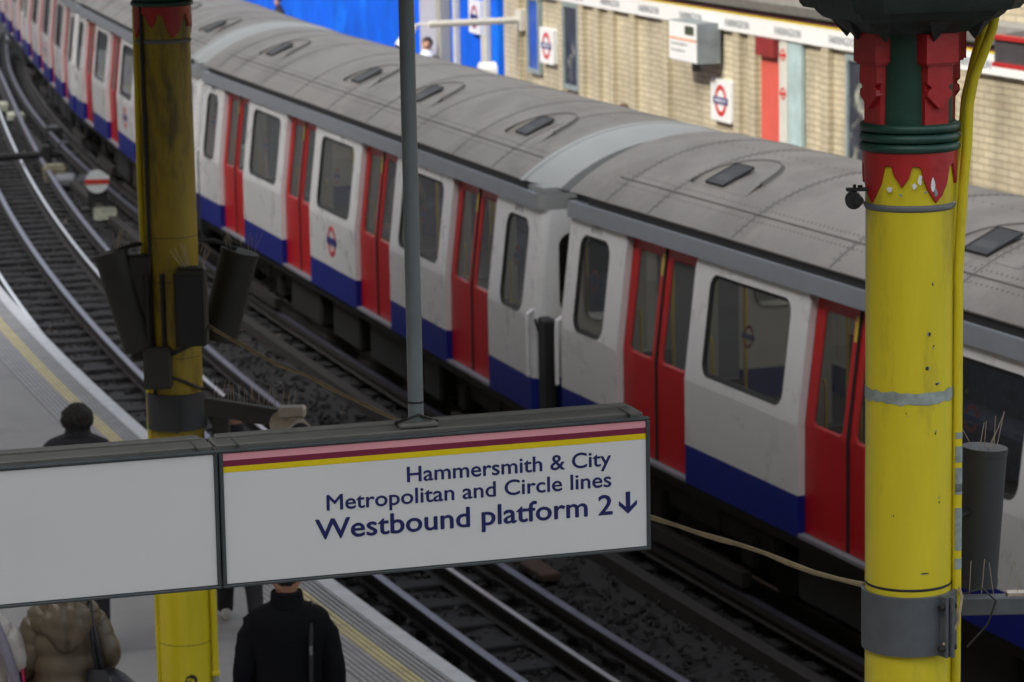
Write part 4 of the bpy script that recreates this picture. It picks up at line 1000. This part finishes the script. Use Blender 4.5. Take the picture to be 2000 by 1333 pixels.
# cable slung between the two columns
pts = []
A, B_ = Vector((-1.83, 17.72, 3.85)), Vector((1.29, 11.05, 3.92))
for i in range(41):
    f = i/40; p = A.lerp(B_, f); p.z -= .12*4*f*(1-f)*.8; p.z += .006*math.sin(f*31)+.004*math.sin(f*57+1); pts.append(p)
m = MB(); m.tube(pts, [.0105+.002*math.sin(i*1.9) for i in range(41)], CABLE, 8)
tag(m.build('slung_cable'), 'beige cable slung in a curve from the left column to the near column', 'cable')

# hanging signs
SD = Vector((.95751909, .28836988, 0)); SN = Vector((.28836988, -.95751909, 0)); S0 = Vector((-.994, 10.25, 0))
fs = lambda a, b, c: tuple(S0 + SD*a + SN*c + Vector((0, 0, b)))
SM = Matrix((( SD.x, -SN.x, 0, S0.x), (SD.y, -SN.y, 0, S0.y), (0, 0, 1, 0), (0, 0, 0, 1)))
def hanging_sign(label, a0, a1, lettered):
    t = thing('hanging_sign', label, 'sign', (0, 0, 0), group='hanging sign boxes over the platform')
    m = MB(); w = a1-a0; zt, zb = 4.636, 4.170; c = (a0+a1)/2
    m.box((c, .11, (zt+zb)/2), (w+.022, .20, zt-zb+.004), SHOUS, M=SM, bev=.006)
    m.box((c, .125, zt+.006), (w+.02, .15, .020), SHOUS, M=SM, bev=.005)
    m.box((c, .175, zt+.018), (w-.02, .05, .016), SHOUS, M=SM, bev=.004)
    for aa in (a1-.05, a0+.06): m.box((aa, .11, zt+.004), (.004, .205, .03), SEDGE, M=SM)
    m.build('housing', t, smooth=0)
    m = MB(); e = .014
    for A0, B0, A1, B1 in ((a0-e, zt-.002, a1+e, zt+e*.6), (a0-e, zb-e*.6, a1+e, zb+.002), (a0-e, zb+.002, a0, zt-.002), (a1, zb+.002, a1+e, zt-.002)):
        cc = ((A0+A1)/2, .004, (B0+B1)/2); m.box(cc, (A1-A0, .03, B1-B0), SEDGE, M=SM, bev=.003)
    m.build('frame', t, smooth=0)
    ft = 4.631; fb = 4.175
    m = MB(); m.prism([(a0, fb), (a1, fb), (a1, ft), (a0, ft)], SFACE, fs, -.012, .004); m.build('face', t, smooth=0)
    if lettered:
        h = ft-fb
        for f0, f1, mm in ((0, .053, PINK), (.053, .1, MAROON), (.1, .145, SYEL)):
            m = MB(); m.prism([(a0, ft-h*f1), (a1, ft-h*f1), (a1, ft-h*f0), (a0, ft-h*f0)], mm, fs, .004, .0048); m.build('line_stripe', t, smooth=0)
        for txt, A0, A1, bz, cap, of in (('Hammersmith & City', .648, 1.394, 4.480, .0525, .0012), ('Metropolitan and Circle lines', .359, 1.394, 4.4035, .0525, .0012), ('Westbound platform 2', .317, 1.397, 4.303, .0685, .0020)):
            link(text_mesh(txt, NAVY, fs, A0, A1, bz, cap, depth=(.004, .0052), bold=of), 'lettering', t)
        m = MB(); ac, zz0 = 1.4565, 4.299
        P = [(ac, zz0), (ac+.034, zz0+.032), (ac+.034, zz0+.049), (ac+.0085, zz0+.026), (ac+.0085, zz0+.080), (ac-.0085, zz0+.080), (ac-.0085, zz0+.026), (ac-.034, zz0+.049), (ac-.034, zz0+.032)]
        m.prism(P, NAVY, fs, .004, .0052); m.build('arrow', t, smooth=0)
        bx = Vector(fs(.715, 0, -.11))
        m = MB(); m.cyl((bx.x, bx.y, 4.65), (bx.x, bx.y, 6.9), .0272, POLEG, 24); m.lathe([(.0274, 4.735), (.0282, 4.737), (.0282, 4.741), (.0274, 4.743)], DARKM, 24, c=(bx.x, bx.y)); m.build('suspension_pole', t)
        m = MB(); m.box((.715, .11, 4.661), (.14, .10, .022), SHOUS, M=SM, bev=.008); m.build('pole_flange', t)
        m = MB(); m.tube([fs(.655, 4.655, -.14), fs(.64, 4.67, -.11), fs(.67, 4.69, -.06), fs(.715, 4.70, -.07), fs(.745, 4.685, -.09), fs(.80, 4.66, -.14)], .005, CABLEB, 6); m.build('cable_loop', t)
    else:
        bx = Vector(fs(-.95, 0, -.11)); m = MB(); m.cyl((bx.x, bx.y, 4.65), (bx.x, bx.y, 6.9), .0272, POLEG, 24); m.build('suspension_pole', t)
hanging_sign('white hanging sign box reading Westbound platform 2 under pink, maroon and yellow stripes', 0, 1.526, True)
hanging_sign('blank white hanging sign box at the lower left', -1.56, -.033, False)

# ================================================================== PEOPLE
def ell(c, rx, ry, n=28, sq=2.3, rz=0, noise=0, tilt=0, ph=0):
    P = []
    for i in range(n):
        t = 2*math.pi*i/n; ct, st = math.cos(t), math.sin(t)
        k = (abs(ct)**sq + abs(st)**sq)**(-1/sq)
        x, y = rx*k*ct, ry*k*st
        if noise: f = 1+noise*(math.sin(5*t+ph*7.1)+.6*math.sin(9*t-ph*3.3)+.5*math.sin(14*t+ph*11)); x *= f; y *= f
        X = x*math.cos(rz)-y*math.sin(rz); Y = x*math.sin(rz)+y*math.cos(rz)
        P.append((c[0]+X, c[1]+Y, c[2]+tilt*Y))
    return P
def limb(m, pts, rad, mt, n=14, sub=4, noise=0, puff=0):
    """tapered sleeve or trouser leg through joints"""
    P = [Vector(p) for p in pts]; pp = []; rr = []
    for i in range(len(P)-1):
        for k in range(sub):
            f = k/sub; pp.append(P[i].lerp(P[i+1], f)); r = rad[i]+(rad[i+1]-rad[i])*f
            rr.append(r*(1+noise*math.sin(i*3+k*2.4)+puff*abs(math.sin((i*sub+k)*math.pi/7))**.45))
    pp.append(P[-1]); rr.append(rad[-1]); m.tube(pp, rr, mt, n)
def skin_body(parent, J, s):
    """one continuous body: head with nose and ears, neck, torso, arms with five fingers, legs"""
    bm = bmesh.new(); lay = bm.verts.layers.skin.verify(); V = {}
    def v(n, p, r):
        x = bm.verts.new(Vector(p)*s); x[lay].radius = (r*s, r*s); V[n] = x; return x
    def e(a, b): bm.edges.new((V[a], V[b]))
    v('pel', (0, 0, .95), .115); v('sp', (0, 0, 1.15), .11); v('ch', (0, -.01, 1.33), .12); v('nk', (0, .01, 1.47), .055); v('nk2', (0, .02, 1.53), .052)
    v('hd', (0, .03, 1.61), .078); v('hd2', (0, .025, 1.69), .076); v('hd3', (0, .02, 1.745), .045); v('no', (0, .125, 1.615), .014)
    for a, b in (('pel', 'sp'), ('sp', 'ch'), ('ch', 'nk'), ('nk', 'nk2'), ('nk2', 'hd'), ('hd', 'hd2'), ('hd2', 'hd3'), ('hd', 'no')): e(a, b)
    for k, sx in (('l', -1), ('r', 1)):
        v('ear'+k, (sx*.088, .01, 1.625), .014); e('hd', 'ear'+k)
        v('sh'+k, (sx*.145, -.01, 1.375), .05); e('ch', 'sh'+k)
        el, wr = J['el'+k], J['wr'+k]; v('el'+k, el, .042); v('wr'+k, wr, .028); e('sh'+k, 'el'+k); e('el'+k, 'wr'+k)
        d = (Vector(wr)-Vector(el)).normalized(); pa = Vector(wr)+d*.06; v('pa'+k, pa, .03); e('wr'+k, 'pa'+k)
        side = Vector((0, 1, 0)) - d*d.y; side = side.normalized() if side.length > .1 else Vector((1, 0, 0)); inn = d.cross(side)*(-sx)
        for q, (o, L) in enumerate(((.024, .065), (.008, .075), (-.008, .07), (-.022, .055))):
            a = pa+d*.03+side*o; b_ = a+d*L*.55+inn*.008; c = b_+d*L*.4+inn*.03
            v('f%s%da' % (k, q), a, .0105); v('f%s%db' % (k, q), b_, .0095); v('f%s%dc' % (k, q), c, .0075); e('pa'+k, 'f%s%da' % (k, q)); e('f%s%da' % (k, q), 'f%s%db' % (k, q)); e('f%s%db' % (k, q), 'f%s%dc' % (k, q))
        a = pa-d*.02+side*.03; b_ = a+side*.025+d*.03; v('t%sa' % k, a, .012); v('t%sb' % k, b_, .009); e('pa'+k, 't%sa' % k); e('t%sa' % k, 't%sb' % k)
        v('hp'+k, (sx*.09, 0, .88), .085); e('pel', 'hp'+k); v('kn'+k, J['kn'+k], .055); v('an'+k, J['an'+k], .038); v('to'+k, Vector(J['an'+k])+Vector((0, .13, -.045)), .03)
        e('hp'+k, 'kn'+k); e('kn'+k, 'an'+k); e('an'+k, 'to'+k)
    me = bpy.data.meshes.new('body'); 
    bm.verts.index_update(); root_i = V['pel'].index; bm.to_mesh(me); bm.free()
    o = bpy.data.objects.new('body', me); COL.objects.link(o)
    md = o.modifiers.new('Skin', 'SKIN'); md.use_smooth_shade = True
    me.skin_vertices[0].data[root_i].use_root = True
    sb = o.modifiers.new('Sub', 'SUBSURF'); sb.levels = 2; sb.render_levels = 2
    dg = bpy.context.evaluated_depsgraph_get(); dg.update()
    m2 = bpy.data.meshes.new_from_object(o.evaluated_get(dg)); bpy.data.objects.remove(o); bpy.data.meshes.remove(me)
    m2.materials.clear(); m2.materials.append(SKIN); m2.polygons.foreach_set('use_smooth', [True]*len(m2.polygons))
    return link(m2, 'body', parent)
def hair(parent, s, size=(.098, .112, .105), c=(0, .012, 1.675), frizz=.03, low=-.55, mt=None, nape=True):
    b = bmesh.new(); bmesh.ops.create_icosphere(b, subdivisions=4, radius=1)
    dl = []
    for v in b.verts:
        p = v.co
        face = p.y > .42 and p.z < .45
        if p.z < low or face: dl.append(v)
    bmesh.ops.delete(b, geom=dl, context='VERTS')
    for v in b.verts:
        p = v.co.copy(); f = 1 + rng.uniform(-frizz, frizz) + frizz*.8*math.sin(p.x*13+p.z*9)*math.sin(p.y*11)
        v.co = Vector((p.x*size[0]*f, p.y*size[1]*f, p.z*size[2]*f)) + Vector(c); v.co *= s
    m = MB(); m.bm(b, mt or HAIRD); return m.build('hair', parent, smooth=60)
def legs(parent, J, s, mt, shoe):
    for k, sx in (('l', -1), ('r', 1)):
        m = MB(); limb(m, [Vector(p)*s for p in ((sx*.085, 0, .97), J['kn'+k], Vector(J['an'+k])+Vector((0, 0, -.02)))], [.105*s, .075*s, .062*s], mt, noise=.02); m.build('trouser_leg', parent)
        a = Vector(J['an'+k])
        m = MB(); m.loft([[tuple((a+Vector(p))*s) for p in ell((0, y, -.05), w, .035, 14)] if False else [tuple((a+Vector((q[0], y, -.045+q[1])))*s) for q in [(w*math.cos(2*math.pi*i/14), h*math.sin(2*math.pi*i/14)) for i in range(14)]] for y, w, h in ((-.08, .02, .02), (-.07, .04, .045), (0, .045, .05), (.08, .05, .038), (.16, .042, .028), (.19, .015, .014))], shoe); m.build('shoe', parent)
def J0(**k):
    J = dict(ell=(-.245, -.04, 1.14), wrl=(-.25, .06, .90), elr=(.245, -.04, 1.14), wrr=(.25, .06, .90), knl=(-.095, .03, .50), anl=(-.1, -.03, .10), knr=(.095, .03, .50), anr=(.1, .0, .10)); J.update(k); return J
def person(label, loc, rz, h, J, group='people on the platforms'):
    t = thing('person', label, 'person', loc, rz, group); s = h/1.79; skin_body(t, J, s); return t, s
def coat(parent, s, J, mt, hem=.55, hw=.225, sh=.235, dep=.135, name='coat', noise=.012, puff=0, col=.075, sleeve=(.082, .066, .055), nr=26, lift=0):
    m = MB(); R_ = []
    prof = [(hem, hw*1.02, dep*1.12), (.80, hw*.98, dep*1.08), (1.0, hw*.90, dep*1.0), (1.15, hw*.90, dep*1.0), (1.28, sh*.93, dep*1.05), (1.36, sh*.98, dep*1.02), (1.41, sh*.97, dep*.92), (1.45, sh*.80, dep*.78), (1.475, sh*.55, dep*.65), (1.49, col*1.12, col*1.15), (1.51, col, col*1.1), (1.545, col*.98, col*1.1)]
    prof = [(z + lift*min(1, max(0, (z-1.15)/.2)), a, b) for z, a, b in prof]
    zs = np.linspace(0, len(prof)-1, nr*2)
    for q in zs:
        i = min(int(q), len(prof)-2); f = q-i; a, b_ = prof[i], prof[i+1]; z, rx, ry = (a[k]+(b_[k]-a[k])*f for k in range(3))
        g = 1 + (puff*(abs(math.sin((z-.5)*math.pi/.13))**.45-.75) if z < 1.40 else 0)
        R_.append([tuple(Vector(p)*s) for p in ell((0, -.005, z), rx*g, ry*g, 36, 2.25 if z < 1.44 else 2.0, noise=noise if z < 1.42 else 0, ph=z*1.7)])
    m.loft(R_, mt)
    for k, sx in (('l', -1), ('r', 1)):
        limb(m, [Vector(p)*s for p in ((sx*(sh-.085), -.005, 1.375+lift), (sx*(sh-.030), -.01, 1.30+lift), J['el'+k], J['wr'+k])], [.066*s, sleeve[0]*s, sleeve[1]*s, sleeve[2]*s], mt, 16, 5 if not puff else 14, noise=.03 if not puff else .0, puff=puff*.8)
    return m.build(name, parent, smooth=60)
# the man in the dark coat
J = J0(anl=(-.1, -.22, .16), knl=(-.095, .0, .53), anr=(.1, .12, .10), knr=(.095, .08, .52), ell=(-.245, -.04, 1.13), elr=(.245, -.04, 1.13), wrl=(-.26, .10, .92), wrr=(.26, -.06, .90))
t, s = person('person in a black coat with a thin shoulder strap, below the lettered sign', (-1.275, 16.55, .95), R(6), 1.82, J)
coat(t, s, J, COATD, hem=.50, sh=.240, hw=.215, dep=.14, sleeve=(.070, .062, .055), noise=.022); hair(t, s, (.090, .110, .105), frizz=.02, low=-.92); legs(t, J, s, TROUS, LEATH)
m = MB(); m.loft([[tuple(Vector(p)*s) for p in ell((0, .0, z), .085*f, .088*f, 28, 2.0)] for z, f in ((1.47, 1.25), (1.50, 1.08), (1.545, 1.02), (1.55, .96), (1.50, .95))], COATD, cap=False); m.build('collar', t)
m = MB(); pts = [(.10, .13, 1.30), (.125, .09, 1.43), (.13, .0, 1.475), (.125, -.09, 1.43), (.118, -.150, 1.30), (.115, -.158, 1.1), (.12, -.155, .95)]
m.tube([Vector(p)*s for p in pts], .014, LEATH, 8); m.box(Vector((.117, -.165, 1.25))*s, (.02, .012, .05), GREYM, bev=.003); m.build('shoulder_strap', t)
t2 = thing('shoulder_bag', 'black shoulder bag hanging at the side of the person in the black coat', 'bag', tuple(t.matrix_basis @ (Vector((.30, -.10, .72))*s)), R(12))
m = MB(); m.box((0, 0, .13), (.12, .34, .28), LEATH, bev=.03, seg=2); m.box((-.062, 0, .16), (.012, .33, .2), LEATH, bev=.005); m.build('bag_body', t2)
# the woman in the brown puffer jacket
J = J0(anl=(-.09, .10, .10), anr=(.09, -.20, .16), wrl=(-.27, .12, .95), ell=(-.225, -.03, 1.13), elr=(.255, -.06, 1.12), wrr=(.20, .10, .98))
t, s = person('person in a brown quilted jacket with the hood down, below the blank sign', (-2.60, 17.1, .95), R(14), 1.72, J)
coat(t, s, J, PUFF, hem=.66, sh=.218, hw=.225, dep=.165, name='puffer_jacket', noise=.014, puff=.12, col=.10, sleeve=(.078, .072, .06), nr=40); hair(t, s, (.098, .115, .105), frizz=.03, low=-.75); legs(t, J, s, TROUS, LEATH)
m = MB(); b = bmesh.new(); bmesh.ops.create_icosphere(b, subdivisions=4, radius=1)
for v in b.verts:
    p = v.co; f = 1+.018*math.sin(p.x*15+p.z*3)+.022*math.sin(p.z*11+p.x*3)-.05*math.exp(-(p.x*14)**2)*(p.y < 0)
    taper = 1 - .35*max(0, -p.z)
    v.co = Vector((p.x*.155*f*taper - (0.012*(1-min(1, abs(p.x)*9)))*0, -.165+p.y*.085*f - .025*max(0, -p.z) + .02*math.exp(-(p.x*8)**2)*(1 if p.y < 0 else 0), 1.345+p.z*.165*f))*s
m.bm(b, PUFF)
m.loft([[tuple(Vector(p)*s) for p in ell((0, -.035, z), rx, ry, 32, 2.1, noise=.004, ph=z)] for z, rx, ry in ((1.42, .165, .14), (1.47, .15, .13), (1.52, .135, .12), (1.55, .12, .11), (1.54, .10, .09))], PUFF); m.build('hood', t, smooth=70)
t2 = thing('shoulder_bag', 'large black leather bag hanging from the shoulder of the brown jacket', 'bag', tuple(t.matrix_basis @ (Vector((.20, -.20, .66))*s)), R(14))
m = MB(); R_ = []
for z, rx, ry, ox in ((0, .16, .06, .07), (.03, .20, .085, .08), (.16, .20, .09, .07), (.28, .16, .075, .04), (.36, .11, .05, .01), (.40, .07, .035, -.01)): R_.append([p for p in ell((ox, 0, z), rx, ry, 30, 2.2, noise=.03, ph=z*3)])
m.loft(R_, LEATH); m.build('bag_body', t2, smooth=60)
for dx in (0, .035):
    m = MB(); m.tube([(-.03+dx, .02, .36), (-.05+dx*.8, .0, .50), (-.06+dx*.5, .02, .66), (-.05, .08, .76), (-.05, .16, .78), (-.06, .24, .72)], .013, LEATH, 8); m.build('strap', t2)
m = MB(); m.tube([(.03, -.06, .36), (.045, -.075, .22), (.07, -.08, .06)], .004, GREYM, 6); m.build('zip', t2)
# white jacket at the left edge
J = J0(elr=(.27, .0, 1.16), wrr=(.27, .20, 1.06))
t, s = person('person in a white jacket with a lilac scarf, cut off by the left edge', (-3.10, 16.9, .95), R(20), 1.68, J)
coat(t, s, J, WHITEJ, hem=.72, sh=.245, hw=.235, dep=.15, name='jacket', noise=.02, puff=.03, sleeve=(.092, .078, .062)); hair(t, s, mt=HAIRD, low=-.7); legs(t, J, s, TROUS, LEATH)
m = MB(); m.tube([Vector(p)*s for p in ((.07, .10, 1.42), (.10, .02, 1.49), (.12, -.09, 1.44), (.17, -.165, 1.28), (.22, -.165, 1.10), (.24, -.14, .95))], [.03, .035, .035, .03, .03, .025], LILAC, 10); m.build('scarf', t)
t2 = thing('carrier_bag', 'bright pink bag carried between the white jacket and the brown jacket', 'bag', tuple(t.matrix_basis @ (Vector((.29, .0, .66))*s)), R(25))
m = MB(); m.loft([[p for p in ell((0, 0, z), rx, ry, 20, 3, noise=.03, ph=z)] for z, rx, ry in ((0, .07, .15), (.02, .08, .17), (.22, .06, .16), (.32, .03, .14))], MAGENTA); m.tube([(0, -.06, .31), (0, -.04, .42), (0, .04, .42), (0, .06, .31)], .008, MAGENTA, 6); m.build('bag_body', t2)
# dark-haired person farther along
J = J0()
t, s = person('person with frizzy dark hair and a navy jacket, above the blank sign', (-3.03, 20.95, .95), R(-6), 1.84, J)
coat(t, s, J, COATN, hem=.60, sh=.25, hw=.23, name='jacket', col=.085, lift=.06); hair(t, s, (.108, .118, .105), (0, -.005, 1.655), frizz=.07, low=-.8); legs(t, J, s, TROUS, LEATH)
# walker whose foot shows beside the column
J = J0(anl=(-.1, .15, .10), anr=(.1, -.25, .17), knr=(.095, .02, .52))
t, s = person('person in white shoes, almost hidden by the signs beside the left column', (-2.02, 21.75, .95), R(10), 1.72, J)
coat(t, s, J, COATN, hem=.42, sh=.235, hw=.23, name='coat'); hair(t, s); legs(t, J, s, TROUS, WSHOE)
# far platform
J = J0()
x, y = off(TR, 53.75, 5.9); t, s = person('person in a grey jacket and white scarf on the far platform by the grey pole', (x, y, .95), R(150), 1.80, J)
coat(t, s, J, GREYJ, hem=.7, name='jacket'); hair(t, s); legs(t, J, s, TROUS, LEATH)
m = MB(); m.loft([[tuple(Vector(p)*s) for p in ell((0, .01, z), r, r*1.1, 24, 2)] for z, r in ((1.43, .15), (1.47, .14), (1.51, .10), (1.55, .09))], SIGNW); m.tube([Vector(p)*s for p in ((.13, .1, 1.44), (.2, .13, 1.2), (.22, .13, .9))], .045, SIGNW, 10); m.build('scarf', t)
x, y = off(TR, 70.0, 6.0); t, s = person('person on the far platform at the top left against the blue hoarding', (x, y, .95), R(110), 1.62, J)
coat(t, s, J, COATN, hem=.7, name='jacket'); hair(t, s, low=-.2, size=(.09, .10, .09)); legs(t, J, s, TROUS, LEATH)
x, y = off(TR, 41.95, 5.6); t, s = person('person on the far platform whose brown hair shows above the train roof', (x, y, .95), R(200), 1.66, J)
coat(t, s, J, COATN, hem=.7, name='jacket'); hair(t, s, mt=mat('hair_brown', (.09, .045, .025), .7, noise=.3, scale=40)); legs(t, J, s, TROUS, LEATH)

# passengers behind the glass
def inside(k, tpos, y, rz, lab, mt, h):
    F, dr = CARS[k][0], CARS[k][1]; n = math.hypot(*dr); dr = (dr[0]/n, dr[1]/n); ny = (-dr[1], dr[0])
    J = J0(); t, s = person(lab, (F[0]+dr[0]*tpos+ny[0]*y, F[1]+dr[1]*tpos+ny[1]*y, 1.04), math.atan2(dr[1], dr[0])+rz, h, J, 'passengers inside the train')
    coat(t, s, J, mt, hem=.6, name='jacket'); hair(t, s); legs(t, J, s, TROUS, LEATH)
inside(0, EP+3.8+.95, .75, R(160), 'passenger standing behind the second door of the nearest carriage', COATN, 1.74)
inside(1, EP+3*3.8+1.0, .65, R(150), 'passenger standing behind the fourth door of the middle carriage', GREYJ, 1.70)
inside(1, EP+3.8+DW+1.4, .8, R(120), 'passenger standing behind the window above the emblem', PUFF, 1.66)
